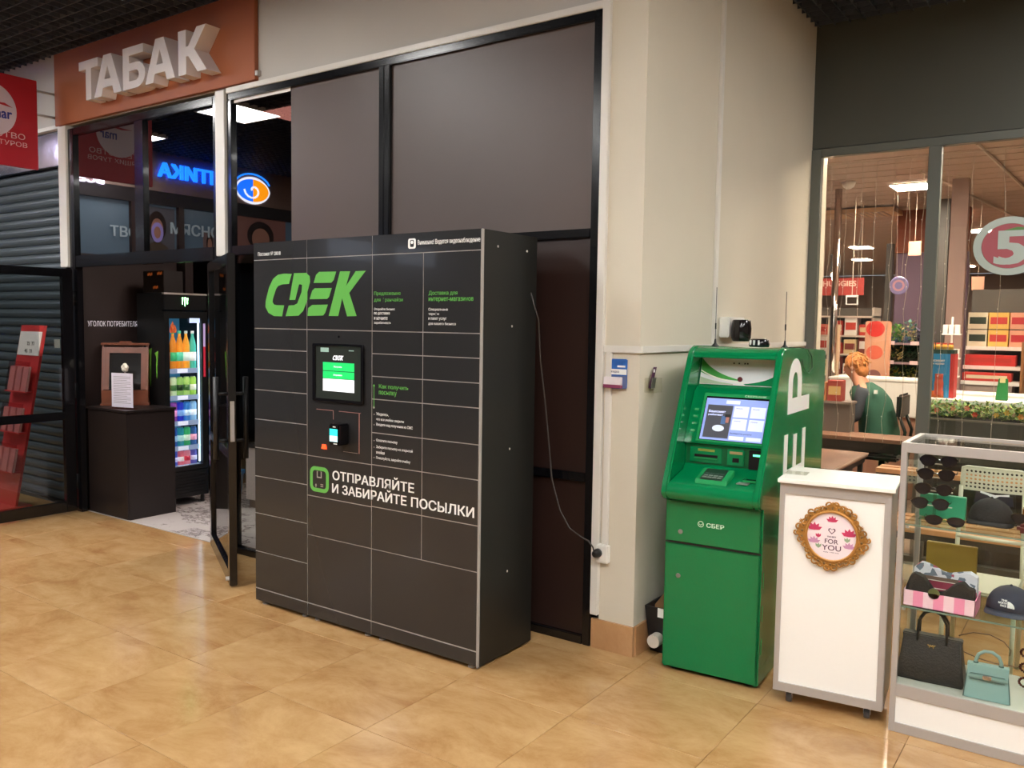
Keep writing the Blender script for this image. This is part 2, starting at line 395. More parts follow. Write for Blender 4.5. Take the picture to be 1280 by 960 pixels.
B('bracket', alu_m, -4.585, -4.56, W-.03, W, 3.16, 3.19, t)
t = E('hanging_sign', 'red projecting agency sign with white disc on two rods', 'sign')
rd = mat('red sign face', '#b8202e', .5)
B('panel', rd, -7.165, -7.135, 2.81, 3.49, 2.775, 3.475, t, .003)
dm = mat('pale disc', '#d9c6cf', .5)
MB().prism(circ(3.13, 3.19, .20, .205, 40), -7.134, -7.132, 'x').build('disc', dm, t)
text('mar', (-7.132, 3.145, 3.13), Y3, Z3, .15, .055, mat('blue print', '#3a3a90', .5), t, bold=.02)
MB().prism([(3.0, 3.235), (3.1, 3.222), (3.2, 3.235), (3.30, 3.223), (3.24, 3.25), (3.16, 3.247), (3.1, 3.24)], -7.1315, -7.1305, 'x').build('swoosh', rd, t)
text('АГЕНТСТВО', (-7.1345, 2.90, 2.99), Y3, Z3, .49, .045, mat('pale print', '#e0b8b8', .5), t)
text('ГОРЯЩИХ ТУРОВ', (-7.1345, 2.845, 2.925), Y3, Z3, .56, .045, MC['pale print'], t)
for z in (3.40, 3.215): MB().tube([(-7.15, 3.49, z), (-7.15, W, z)], .010).build('rod', alu_m, t, smooth=True)
t = E('roller_shutter', 'closed grey horizontal roller shutter of the shop left of the tobacco shop', 'shutter')
sl = mat('shutter slat metal', '#5d666b', .38, metal=.55)
m = None
for k in range(36):
    z = .03+k*.078
    if m is None:
        pr = [(.006, 0), (-.010, .006), (-.018, .022), (-.020, .040), (-.014, .058), (.002, .070), (.006, .077), (.012, .04)]
        m = MB().prism(pr, -4.4, 0, 'x').build('slat', sl, t); m.location = (-7.08, W+.08, z)
    else:
        o = bpy.data.objects.new('slat', m.data); COL.objects.link(o); o.parent = t; o.location = (-7.08, W+.08, z)
B('bottom_bar', blackm_m, -11.5, -7.08, W+.055, W+.09, 0, .03, t)
B('shutter_box', mat('polished shutter box', '#a9b0c4', .12, metal=.9, bump=.35, bscale=3), -11.5, -7.07, W+.02, W+.3, 2.84, 3.12, t, .004)
B('guide_rail', blackm_m, -7.085, -7.06, W+.02, W+.09, 0, 2.84, t)
B('wall_front', blackm_m, -14, -11.5, W, W+.1, 0, 3.12, kind='structure')

# brochure rack behind the open leaf
t = E('brochure_rack', 'tall red acrylic brochure rack leaning behind the left glass door leaf', 'rack', (-7.42, 3.36, 0))
rk = mat('red translucent acrylic', '#c03a3a', .3); ac = glass('clear acrylic pocket', '#f6e4e4', .5, .0, .1)
def lean(z): return .06+.10*(z/1.55)
mk = MB(); Q = lambda z: .30*(z/1.53)
pl = [(-.38, 0), (.02, 0), (.42+Q(1.53)*.55, 1.53), (Q(1.53)*.72, 1.53)]
mk.prism(pl, 0, .02, 'y').build('back_board', rk, t)
B('base', rk, -.42, .06, -.16, .12, 0, .02, t)
def sx(z, u): q = z/1.53; return (1-u)*(-.38+.596*q)+u*(.02+.565*q)
pap = mat('price sheet', '#e6ddd8', .5)
MB().prism([(sx(1.29, .04), 1.29), (sx(1.29, .96), 1.29), (sx(1.48, .96), 1.48), (sx(1.48, .04), 1.48)], -.006, -.001, 'y').build('price_sheet', pap, t)
text('22  77', (sx(1.39, .4), -.0065, 1.37), X3, Z3, .12, .03, mat('grey ink', '#55504c', .6), t, bold=.01)
text('45  31', (sx(1.32, .35), -.0065, 1.31), X3, Z3, .12, .03, MC['grey ink'], t, bold=.01)
for z in (.32, .66, 1.0):
    p = MB().prism([(sx(z, .05), z), (sx(z, .95), z), (sx(z+.24, .95), z+.24), (sx(z+.24, .05), z+.24)], -.06, -.055, 'y').build('pocket', ac, t)
    MB().prism([(sx(z, .05), z-.01), (sx(z, .95), z-.01), (sx(z, .95), z), (sx(z, .05), z)], -.06, -.0, 'y').build('pocket_floor', rk, p)
    for u in (.1, .4, .68): MB().prism([(sx(z, u), z), (sx(z, u+.22), z), (sx(z+.2, u+.22), z+.2), (sx(z+.2, u), z+.2)], -.05, -.03, 'y').build('leaflets', mat('pale leaflet', '#dcb8b6', .6), p)
t = E('floor_mat', 'dark red door mat behind the left door leaf', 'mat'); B('pile', mat('mat red brown', '#6b3a30', .9, bump=.3), -7.3, -7.06, 3.05, 3.6, 0, .012, t)

# ------------------------------------------------------------ tobacco shop interior
ti = mat('shop interior brown', '#231614', .6, var=.04)
B('wall_shop', ti, -9.5, -6.86, 4.62, 4.7, 0, 3.12, kind='structure')
B('wall_shop', ti, -6.5, -2.13, 5.1, 5.16, 0, 3.12, kind='structure')
B('wall_shop', ti, -9.5, -2.1, 6.15, 6.2, 0, 3.12, kind='structure')
B('wall_shop', ti, -9.6, -9.5, W+.12, 6.2, 0, 3.12, kind='structure')
B('wall_shop', ti, -7.04, -6.96, W+.05, 4.6, 0, 3.12, kind='structure')
B('wall_shop', ti, -2.112, -2.013, W+.06, 6.2, 0, 3.12, kind='structure')
B('ceiling', mat('shop ceiling', '#1a1414', .8), -9.6, -2.02, W+.12, 6.2, 3.125, 3.2, kind='structure')
t = E('ceiling_light', 'small bright panel light inside the tobacco shop', 'ceiling light', (-4.9, 4.45, 3.112)); B('diffuser', emis('shop lamp', '#ffeadf', 18), -.3, .3, -.3, .3, -.004, .012, t)
text('УГОЛОК ПОТРЕБИТЕЛЯ', (-6.958, 3.77, 1.525), Y3, Z3, .44, .046, mat('white wall lettering', '#d9d4dc', .5, em='#d9d4dc', es=.15), None, 'wall_lettering', 0)
o = bpy.data.objects['wall_lettering']; tag(o, 'white Cyrillic lettering on the dark wall above the wooden box', 'lettering')
o.location = (0, 0, 0)

t = E('cabinet', 'dark brown square floor cabinet in the tobacco shop doorway', 'cabinet', (-6.86, 3.70, 0))
cb = mat('wenge laminate', '#1b1312', .45, var=.12, vscale=3)
B('body', cb, 0, .575, .01, .42, 0, .855, t, .002); B('front_panel', cb, .004, .571, 0, .012, .005, .85, t, .001); B('worktop', cb, -.012, .587, -.012, .428, .855, .873, t, .002)
z0 = .8735
t = E('suggestion_box', 'varnished wooden box with sloping glazed front on the dark cabinet', 'box', (-6.79, 3.78, z0), math.radians(52)); t.scale = (.87, .83, 1.06)
wd_ = mat('varnished cherry wood', '#6e3a24', .4, var=.18, vscale=9, coat=.2)
pr = [(0, 0), (.24, 0), (.24, .47), (.10, .47), (0, .12)]
MB().prism(pr, 0, .02, 'x').build('side_panel', wd_, t); MB().prism(pr, .39, .41, 'x').build('side_panel', wd_, t)
B('base', wd_, -.01, .42, -.01, .25, 0, .02, t, .003); B('back_panel', wd_, .02, .39, .22, .24, .02, .47, t); B('lid', wd_, -.01, .42, .08, .25, .47, .488, t, .004)
B('front_rail', wd_, .02, .39, 0, .02, .02, .12, t)
MB().prism([(.004, .125), (.10, .455), (.115, .45), (.02, .12)], .02, .065, 'x').build('front_frame', wd_, t); MB().prism([(.004, .125), (.10, .455), (.115, .45), (.02, .12)], .345, .39, 'x').build('front_frame', wd_, t)
MB().prism([(.087, .41), (.10, .455), (.115, .45), (.102, .405)], .065, .345, 'x').build('front_frame', wd_, t)
MB().prism([(.016, .125), (.10, .42), (.106, .418), (.022, .123)], .065, .345, 'x').build('dark_pane', mat('dark pane', '#120d0c', .15), t)
MB().prism([(.14, .488), (.27, .488), (.25, .502), (.16, .502)], .10, .12, 'y').build('crest', wd_, t)
t = E('paper_stand', 'upright printed notice in an acrylic stand on the dark cabinet', 'notice', (-6.56, 3.735, z0), math.radians(14))
B('sheet', mat('lilac white paper', '#d8d2e0', .5), 0, .22, .004, .007, .012, .285, t)
for k in range(16): B('print_line', MC['grey ink'], .022, .200-.04*(k % 3 == 2), .0032, .004, .255-.0140*k, .2575-.0140*k, t)
B('acrylic_stand', ac, -.002, .222, .0075, .012, 0, .29, t); B('stand_foot', ac, -.002, .222, -.03, .05, 0, .004, t)
t = E('paper_flower', 'small white ornament in front of the wooden box', 'ornament', (-6.50, 3.815, z0))
MB().tube([(0, 0, 0), (0, .004, .30)], .003, 6).build('stem', alu_m, t)
for dx, dz in ((0, .345), (.022, .33), (-.022, .33), (.014, .31), (-.014, .31)): MB().ball((dx, .004, dz), .019, 8).build('petal', mat('ivory', '#e8e0d0', .6), t, smooth=True)

# fridge -------------------------------------------------
FX, FY = -6.44, 4.135
t = E('drinks_fridge', 'slim black illuminated drinks fridge with green claw marks', 'fridge', (FX, FY, 0))
fb = mat('fridge black', '#101213', .4)
D = .40; Wd = .41
m = MB().box(-D, -.03, 0, .015, .07, 1.81).box(-D, -.03, Wd-.015, Wd, .07, 1.81).box(-D, -D+.02, .015, Wd-.015, .07, 1.81).box(-D, -.03, .015, Wd-.015, 1.68, 1.81).box(-D, -.03, .015, Wd-.015, .07, .33)
m.build('cabinet_shell', fb, t)
dr = MB().ring([(0, .30), (Wd, .30), (Wd, 1.66), (0, 1.66)], [(.045, .34), (Wd-.055, .34), (Wd-.055, 1.60), (.045, 1.60)], -.03, .0, 'x').build('door_frame', fb, t)
B('door_glass', glass('fridge glass', '#ffffff', .8, .02), -.018, -.012, .045, Wd-.055, .34, 1.60, t)
B('header', fb, -.03, 0, 0, Wd, 1.67, 1.81, t, .004); B('cap_strip', alu_m, -.03, .002, .0, Wd, 1.80, 1.815, t)
B('lower_grille', fb, -.03, -.004, 0, Wd, .07, .295, t)
for k in range(7): B('grille_slat', blackm_m, -.004, .002, .02, Wd-.02, .095+.026*k, .108+.026*k, t)
bl = emis('cold white strip', '#bfe6ff', 1.3)
B('light_strip', bl, -.05, -.035, Wd-.065, Wd-.057, .36, 1.58, t); B('light_strip', bl, -.05, -.035, .022, .030, .36, 1.58, t)
B('back_glow', emis('lit fridge back', '#4f9ac8', .10), -D+.02, -D+.024, .02, Wd-.02, .34, 1.66, t)
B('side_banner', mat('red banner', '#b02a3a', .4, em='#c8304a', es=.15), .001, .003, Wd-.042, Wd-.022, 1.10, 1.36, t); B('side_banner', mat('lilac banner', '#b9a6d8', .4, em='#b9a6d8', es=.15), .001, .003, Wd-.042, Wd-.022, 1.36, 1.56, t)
B('price_display', emis('pale display', '#aebfe8', .5), .001, .003, .235, .335, 1.565, 1.605, t)
def claw(m, o, U, V, w, h):
    for c, lo, hi in ((0.08, .18, .97), (.48, .0, 1.), (.86, .22, .93)):
        pts = [(c-.10, hi-.06), (c+.05, hi-.02), (c+.12, hi), (c+.09, hi-.2), (c+.07, (lo+hi)/2), (c+.05, lo+.1), (c+.02, lo), (c-.01, lo+.15), (c-.02, (lo+hi)/2), (c+.01, hi-.22), (c-.01, hi-.14)]
        k = len(m.v); N = Vector(U).cross(Vector(V))
        f = [Vector(o)+Vector(U)*(a*w)+Vector(V)*(b*h) for a, b in pts]
        m.add([tuple(p) for p in f]+[tuple(p+N*.0015) for p in f], [tuple(range(11)), tuple(range(21, 10, -1))]+[(i, i+11, (i+1) % 11+11, (i+1) % 11) for i in range(11)])
    return m
claw(MB(), (-.335, -.0005, 1.02), X3, Z3, .25, .33).build('claw_print', mat('claw green', '#6fae3a', .5), t)
claw(MB(), (.001, .165, 1.705), Y3, Z3, .06, .075).build('lit_claw_logo', emis('lit claw', '#8dff90', 14), t)
for x in (-.36, -.05):
    for y in (.03, Wd-.03): MB().lathe([(.018, 0), (.018, .05), (.01, .07)], (x, y, 0), 10).build('foot', blackm_m, t)
flm = MB()
for dx, r, h in ((-.005, .03, .10), (.018, .02, .07), (-.02, .018, .07)): flm.prism([(.08+dx-r*.5, 1.48), (.08+dx+r*.5, 1.48), (.08+dx+r*.7, 1.48+h*.4), (.08+dx, 1.48+h), (.08+dx-r*.7, 1.48+h*.4)], .0005, .0018, 'x')
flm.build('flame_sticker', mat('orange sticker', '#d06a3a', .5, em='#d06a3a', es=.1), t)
for z in (1.165, .935, .715, .50, .335): 
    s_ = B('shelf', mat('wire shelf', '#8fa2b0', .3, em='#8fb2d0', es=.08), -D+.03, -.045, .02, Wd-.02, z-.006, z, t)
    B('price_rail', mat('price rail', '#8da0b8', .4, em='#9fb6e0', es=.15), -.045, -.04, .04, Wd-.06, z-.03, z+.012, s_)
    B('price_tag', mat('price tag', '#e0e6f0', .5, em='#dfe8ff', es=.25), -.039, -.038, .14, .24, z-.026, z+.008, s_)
ordn = ['leftmost', 'second from left', 'third from left', 'fourth from left', 'fifth from left']
def bottle(yy, z, c, c2, h, r, lab, can=False):
    o = E('drink_can' if can else 'drink_bottle', lab, 'can' if can else 'bottle', (FX-.085, FY+yy, z), group='drinks in the lit fridge')
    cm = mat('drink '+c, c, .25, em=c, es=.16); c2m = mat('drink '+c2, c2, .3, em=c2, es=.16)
    if can:
        MB().lathe([(r*.8, 0), (r, .01), (r, h-.015), (r*.78, h)], n=12).build('can_body', cm, o, smooth=True)
        MB().lathe([(r+.0006, h*.3), (r+.0006, h*.6)], n=12).build('printed_band', c2m, o, smooth=True); MB().lathe([(r*.75, h), (r*.75, h+.003)], n=12).build('can_lid', alu_m, o)
    else:
        MB().lathe([(r*.9, 0), (r, .01), (r, h*.62), (r*.75, h*.74), (r*.4, h*.86), (r*.38, h*.93)], n=12).build('bottle_body', cm, o, smooth=True)
        MB().lathe([(r+.0008, h*.22), (r+.0008, h*.45)], n=12).build('bottle_label', c2m, o, smooth=True); MB().lathe([(r*.46, h*.93), (r*.46, h)], n=12).build('cap', c2m, o)
rows = [(1.165, .33, .030, False, [('#3a1418', '#c03038', 'dark cola'), ('#e08a2a', '#38b070', 'orange'), ('#e8982e', '#5ad0a8', 'amber'), ('#f0a838', '#dff0e8', 'pale orange'), ('#48b8a0', '#f0f4f0', 'mint')]),
        (.935, .165, .027, True, [('#a83a28', '#e8a050', 'rusty red'), ('#c8e0b0', '#487840', 'pale green'), ('#8ab860', '#20381c', 'leaf green'), ('#a8d070', '#3a6830', 'lime'), ('#98c850', '#e8f0d0', 'yellow green')]),
        (.715, .17, .028, True, [('#6a2a88', '#c850b0', 'purple'), ('#8a48a0', '#f0a0d8', 'violet'), ('#2838c0', '#7ab0f0', 'deep blue'), ('#3a80c8', '#c8e8f8', 'sky blue'), ('#88b8d8', '#f0f8ff', 'ice blue')]),
        (.50, .165, .027, True, [('#7a2028', '#e06868', 'wine red'), ('#2a58a8', '#98c8f0', 'cobalt'), ('#2890a0', '#c0f0e8', 'teal'), ('#38a868', '#e0f8e0', 'sea green'), ('#305890', '#e8a0b8', 'navy')]),
        (.335, .13, .027, True, [('#c04858', '#e8e8f8', 'crimson'), ('#4058c0', '#c8d0ff', 'royal blue'), ('#d86878', '#fff0f0', 'rose'), ('#e08898', '#c83048', 'pink'), ('#5858a8', '#d8d8f8', 'indigo')])]
rn = ['top shelf', 'second shelf', 'third shelf', 'fourth shelf', 'bottom shelf']
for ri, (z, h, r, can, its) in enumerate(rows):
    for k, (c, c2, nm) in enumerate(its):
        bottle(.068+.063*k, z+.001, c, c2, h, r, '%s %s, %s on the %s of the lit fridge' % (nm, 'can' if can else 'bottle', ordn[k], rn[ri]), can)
t = E('advert_box', 'dark advertising box with small orange marks on top of the fridge', 'display box', (FX, FY, 1.816))
B('box', mat('box near black', '#191412', .5), -.33, -.03, .02, .2, 0, .18, t, .003)
om = mat('orange mark', '#b5602a', .5, em='#b5602a', es=.1)
for i, (x, z) in enumerate(((-.26, .14), (-.12, .145), (-.18, .03))):
    mm_ = MB()
    for k in range(4): mm_.box(x+.018*k, x+.018*k+.012, .018, .0195, z+.004*(k % 2), z+.02+.006*(k % 2))
    mm_.build('print_mark', om, t)
t = E('waste_bin', 'small blue waste bin standing beside the fridge', 'bin', (-6.35, 4.72, 0))
MB().lathe([(.075, 0), (.10, .24), (.107, .24), (.107, .26), (.098, .26)], n=20).build('bucket', mat('blue plastic', '#1f6fae', .4), t, smooth=True)
MB().lathe([(.108, .235), (.111, .262)], n=20).build('rim', mat('blue plastic rim', '#2a80c0', .4), t)

# back of the shop seen through the pane beside the lockers
t = E('sales_counter', 'pale sales counter inside the tobacco shop seen through the pane', 'counter', (-6.0, 4.60, 0))
B('body', mat('pale counter', '#b5a6a0', .5), 0, 1.2, 0, .42, .07, .52, t, .003); B('plinth', mat('counter plinth', '#5a463c', .6), .02, 1.18, .02, .40, 0, .07, t); B('worktop', blackm_m, -.02, 1.22, -.02, .44, .52, .55, t, .003)
t = E('price_list', 'dark wall poster with grey lines of text behind the counter', 'poster', (-6.35, 5.095, .80))
B('board', mat('poster dark', '#2c2625', .6), 0, 1.5, -.01, 0, .0, .95, t); B('border', mat('poster border', '#3e2a26', .5), -.03, 1.53, -.008, 0, -.03, .98, t)
for k in range(12): B('text_line', mat('poster grey', '#77706e', .6), .1, 1.3-.25*(k % 3 == 1), -.013, -.0105, .82-.065*k, .845-.065*k, t)
# ------------------------------------------------------------ parcel locker bank
LX, LY = -3.893, 3.058
t = lk = E('parcel_locker', 'large charcoal parcel locker bank with thin pale seams and lime green lettering', 'parcel locker', (LX, LY, 0))
LW, LD, LH = 1.575, .431, 2.019
B('body', lockb_m, 0, LW, .022, LD, .02, LH-.004, t, .002)
B('side_panel', lockb_m, LW-.002, LW+.002, .004, LD, .015, LH, t)
B('front_backing', seam_m, .001, LW-.001, -.0100, .022, .022, LH-.002, t)
B('side_trim', seam_m, LW-.0005, LW+.0026, -.0125, .004, .015, LH, t)
c0, c1, c2, c3, c4 = 0, .431, .903, 1.234, LW-.002
rowsA = [1.925, 1.553, 1.438, 1.327, 1.214, 1.050, .890, .729, .520, .303, .092]
rowsB = [1.925, 1.553, .888, .675, .463, .092]
rowsC = [1.925, 1.553, 1.442, 1.330, 1.217, 1.050, .889, .678, .463]
dn = 0
def cell(x0, x1, z0, z1, n='locker_door'):
    g = .0022
    return MB().box(x0+g, x1-g, -.012, -.0105, z0+g, z1-g).build(n, lock_m, t, bevel=.0004, seg=1)
for r, a, b in ((rowsA, c0, c1), (rowsB, c1, c2), (rowsC, c2, c3), (rowsC, c3, c4)):
    for k in range(len(r)-1):
        if r is rowsB and k == 1: ctrl = cell(a, b, r[k+1], r[k], 'control_panel')
        else: cell(a, b, r[k+1], r[k])
cell(c2, c4, .092, .463)
for a, b in ((c0, c1), (c1, c2), (c2, c4)):
    MB().box(a+.0015, b-.0015, -.012, -.0105, 1.927, LH).build('header_panel', lock_m, t, bevel=.001, seg=1)
    MB().box(a+.0015, b-.0015, -.012, -.0105, .022, .088).build('plinth_panel', lock_m, t, bevel=.001, seg=1)
    for x in (a+.05, b-.05): MB().lathe([(.018, 0), (.018, .006), (.008, .008), (.008, .022)], (x, .02, 0), 12).build('foot', alu_m, t)
for y, z in ((.109, 1.95), (.346, 1.946), (.229, 1.587), (.224, 1.007), (.219, .417)):
    MB().lathe([(.006, 0), (.004, .002)], (LW+.002, y, z), 10, 'x').build('screw', mat('bright screw', '#d8d4cc', .3), t)
YF = -.0128
def lt(s, x0, x1, z0, z1, m, bold=0., n='lettering', ext=.0006): return text(s, (x0-LX, YF, z0), X3, Z3, x1-x0, z1-z0, m, t, n, bold if x1-x0 > .25 else bold*.3, ext)
logo = {'C': [(-3.579, 1.845), (-3.6, 1.793), (-3.656, 1.791), (-3.688, 1.783), (-3.705, 1.767), (-3.731, 1.714), (-3.735, 1.697), (-3.722, 1.683), (-3.702, 1.68), (-3.64, 1.679), (-3.657, 1.62), (-3.722, 1.621), (-3.768, 1.638), (-3.793, 1.67), (-3.791, 1.703), (-3.762, 1.776), (-3.729, 1.821), (-3.688, 1.843), (-3.639, 1.848)],
 'D': [(-3.56, 1.848), (-3.466, 1.848), (-3.439, 1.83), (-3.436, 1.801), (-3.457, 1.749), (-3.457, 1.707), (-3.49, 1.65), (-3.526, 1.625), (-3.628, 1.621), (-3.603, 1.678), (-3.56, 1.68), (-3.535, 1.689), (-3.501, 1.749), (-3.497, 1.786), (-3.51, 1.789), (-3.522, 1.789), (-3.552, 1.708), (-3.597, 1.708)],
 'E1': [(-3.367, 1.851), (-3.242, 1.85), (-3.259, 1.808), (-3.278, 1.794), (-3.408, 1.795), (-3.39, 1.836)],
 'E2': [(-3.402, 1.767), (-3.274, 1.767), (-3.293, 1.722), (-3.308, 1.712), (-3.439, 1.711), (-3.42, 1.754)],
 'E3': [(-3.420, 1.681), (-3.303, 1.683), (-3.323, 1.64), (-3.338, 1.627), (-3.455, 1.624), (-3.450, 1.665)],
 'K': [(-3.213, 1.85), (-3.142, 1.849), (-3.17, 1.776), (-3.102, 1.848), (-3.033, 1.849), (-3.148, 1.741), (-3.096, 1.626), (-3.162, 1.624), (-3.198, 1.716), (-3.227, 1.625), (-3.296, 1.625)]}
def logo_mb(ox, oz, s, y0, y1):
    L = []
    for k, p in logo.items(): L.append(MB().prism([((x+3.793)*s+ox, (z-1.62)*s+oz) for x, z in p], y0, y1))
    return L
for q in logo_mb(-3.793-LX, 1.62, 1, YF-.0007, YF+.0005): q.build('logo_letter', green_m, t)
lt('Постамат № 20018', -3.853, -3.668, 1.948, 1.968, whitep_m)
MB().ring(rrect(-2.754-LX, -2.706-LX, 1.945, 1.993, .01), rrect(-2.742-LX, -2.718-LX, 1.953, 1.986, .006), YF-.0006, YF).build('camera_sign', whitep_m, t)
MB().prism(circ(-2.73-LX, 1.975, .008, .008, 14), YF-.0006, YF).build('camera_sign', whitep_m, t)
lt('Внимание! Ведется видеонаблюдение', -2.694, -2.325, 1.957, 1.984, whitep_m, .01)
lt('Предложение', -2.975, -2.800, 1.724, 1.746, green_m, .015); lt('для франчайзи', -2.975, -2.785, 1.693, 1.716, green_m, .015)
for s, x1, z in (('Откройте бизнес', -2.837, 1.652), ('по доставке', -2.87, 1.631), ('и начните', -2.885, 1.608), ('зарабатывать', -2.862, 1.586)): lt(s, -2.975, x1, z, z+.015, whitep_m, .01)
lt('Доставка для', -2.624, -2.452, 1.724, 1.746, green_m, .015); lt('интернет-магазинов', -2.624, -2.36, 1.693, 1.716, green_m, .015)
for s, x1, z in (('Специальные', -2.508, 1.652), ('тарифы', -2.56, 1.631), ('и пакет услуг', -2.515, 1.608), ('для вашего бизнеса', -2.46, 1.586)): lt(s, -2.624, x1, z, z+.015, whitep_m, .01)
lt('Как получить', -2.94, -2.746, 1.268, 1.293, green_m, .02); lt('посылку', -2.94, -2.823, 1.236, 1.261, green_m, .02)
MB().tube([(-2.974-LX, YF-.0005, 1.176), (-2.974-LX, YF-.0005, 1.284)], .0018, 6).build('guide_line', green_m, t)
for z in (1.284, 1.176): MB().lathe([(.006, 0), (.006, .001)], (-2.974-LX, YF-.001, z), 12, 'y').build('guide_dot', green_m if z > 1.2 else seam_m, t)
for s, x1, z in (('Убедитесь,', -2.875, 1.136), ('что все ячейки закрыты', -2.775, 1.110), ('Введите код получения из СМС', -2.718, 1.084), ('Оплатите посылку', -2.816, 1.005), ('Заберите посылку из открытой', -2.717, .972), ('ячейки', -2.901, .947), ('Пожалуйста, закройте ячейку', -2.732, .918)):
    lt(s, -2.957, x1, z, z+.017, whitep_m, .01)
for z in (1.142, 1.09, 1.011, .978, .926): MB().lathe([(.003, 0), (.003, .001)], (-2.972-LX, YF-.0008, z), 8, 'y').build('guide_dot', seam_m, t)
lt('ОТПРАВЛЯЙТЕ', -3.268, -2.706, .780, .842, whitep_m, .018, ext=.0006); lt('И ЗАБИРАЙТЕ ПОСЫЛКИ', -3.271, -2.341, .712, .774, whitep_m, .018)
a, b, z0, z1 = -3.438-LX, -3.296-LX, .702, .836
MB().ring(rrect(a, b, z0, z1, .035, 5), rrect(a+.02, b-.02, z0+.02, z1-.02, .018, 5), YF-.001, YF).build('parcel_emblem', green_m, t)
MB().ring([(.507, .777), (.543, .777), (.543, .812), (.507, .812)], [(.513, .783), (.537, .783), (.537, .812), (.513, .812)], YF-.0008, YF).build('parcel_emblem', seam_m, t)
m_ = MB().prism([(.493, .735), (.500, .745), (.507, .735), (.502, .735), (.502, .725), (.498, .725), (.498, .735)], YF-.0008, YF); m_.box(.535, .555, YF-.0008, YF, .742, .746); m_.box(.535, .555, YF-.0008, YF, .732, .736); m_.build('parcel_emblem', seam_m, t)
# screen, scanner and card reader on the control column
sx0, sx1, sz0, sz1 = -3.410-LX, -3.040-LX, 1.184, 1.484
scr = E('touch_screen'); scr.parent = t
MB().ring(rrect(sx0, sx1, sz0, sz1, .008), rrect(sx0+.022, sx1-.018, sz0+.016, sz1-.014, .004), YF-.010, YF).build('screen_frame', black_m, scr, bevel=.001, seg=1)
B('display', mat('display dark', '#2c302c', .12, em='#2c302c', es=.1), sx0+.02, sx1-.016, YF-.004, YF, sz0+.014, sz1-.012, scr)
ys = YF-.0044
gb = emis('screen green', '#12b85a', .42); wb = emis('screen white', '#e6e8ee', .40)
gx0, gx1 = -3.334-LX, -3.107-LX
B('menu_button', gb, gx0, gx1, ys-.0004, ys, 1.345, 1.388, scr); B('menu_button', gb, gx0, gx1, ys-.0004, ys, 1.305, 1.342, scr); B('menu_field', wb, gx0, gx1, ys-.0004, ys, 1.240, 1.303, scr)
text('Получить', (gx0+.08, ys-.0005, 1.36), X3, Z3, .06, .011, wb, scr); text('Отправить', (gx0+.078, ys-.0005, 1.318), X3, Z3, .064, .011, wb, scr)
B('screen_note', mat('screen pale green', '#8aa89c', .4, em='#8aa89c', es=.2), -3.352-LX, -3.292-LX, ys-.0004, ys, 1.440, 1.462, scr); B('screen_note', MC['screen pale green'], -3.146-LX, -3.11-LX, ys-.0004, ys, 1.449, 1.453, scr)
for k in range(2): B('text_line', mat('screen pink line', '#d8a8b0', .5, em='#d8a8b0', es=.2), gx0+.07, gx1-.03-.05*k, ys-.0007, ys-.0004, 1.283-.014*k, 1.286-.014*k, scr)
for q in logo_mb(-3.262-LX, 1.400, .105, ys-.0006, ys-.0002): q.build('screen_logo', wb, scr)
MB().lathe([(.006, 0), (.006, .002)], (-3.221-LX, YF-.002, 1.52), 14, 'y').build('camera_lens', black_m, t)
pk = mat('copper pink line', '#a8786e', .4)
B('cut_line', pk, -3.388-LX, -3.262-LX, YF-.0006, YF, 1.138, 1.1405, t); B('cut_line', pk, -3.2635-LX, -3.2605-LX, YF-.0006, YF, 1.094, 1.140, t)
B('cut_line', pk, -3.221-LX, -3.066-LX, YF-.0006, YF, 1.138, 1.1405, t); B('cut_line', pk, -3.078-LX, -3.073-LX, YF-.0006, YF, .934, 1.140, t); B('cut_line', seam_m, -3.19-LX, -3.085-LX, YF-.0006, YF, .934, .9355, t)
pos = E('card_reader'); pos.parent = t
MB().box(-3.217-LX, -3.145-LX, YF-.075, YF, .975, 1.083).build('reader_body', black_m, pos, bevel=.006)
cy = emis('cyan screen', '#25d6cf', .7); yp = YF-.0755
B('reader_display', cy, -3.208-LX, -3.152-LX, yp-.0006, yp, 1.025, 1.058, pos); B('reader_display', emis('pale cyan screen', '#b8f4f8', .6), -3.208-LX, -3.152-LX, yp-.0006, yp, .994, 1.024, pos); B('reader_mark', whitep_m, -3.185-LX, -3.165-LX, yp-.0006, yp, 1.066, 1.071, pos)
B('reader_mark', whitep_m, -3.18-LX, -3.155-LX, yp-.0006, yp, .981, .986, pos)
MB().prism([(-3.345-LX, .935), (-3.310-LX, .935), (-3.315-LX, .958), (-3.340-LX, .958)], YF-.006, YF).build('scanner_window', emis('red scanner', '#ff4a20', .9), t)

# power cable and socket on the pillar
t = E('wall_socket', 'white surface socket with a black plug low on the pillar', 'socket', (-1.985, W, .44))
MB().box(-.032, .032, -.035, -.001, 0, .09).build('socket_box', white_m, t, bevel=.005)
MB().lathe([(.022, -.036), (.022, -.05), (.017, -.07), (.012, -.075)], (-.018, 0, .05), 14, 'y').build('plug', blackm_m, t, smooth=True)
t = E('power_cable', 'thin black power cable hanging from the locker bank to the pillar socket', 'cable', (0, 0, 0))
pts = [(-2.316, 3.44, 1.75), (-2.308, 3.5, 1.62), (-2.306, 3.52, 1.42), (-2.288, 3.54, 1.22), (-2.264, 3.55, .986), (-2.245, 3.55, .828), (-2.194, 3.55, .68), (-2.137, 3.55, .60), (-2.07, 3.55, .567), (-2.03, 3.55, .555), (-2.006, 3.555, .525), (-2.003, 3.562, .50)]
MB().tube(pts, .004, 8).build('flex', mat('grey black flex', '#3a3532', .5), t, smooth=True)

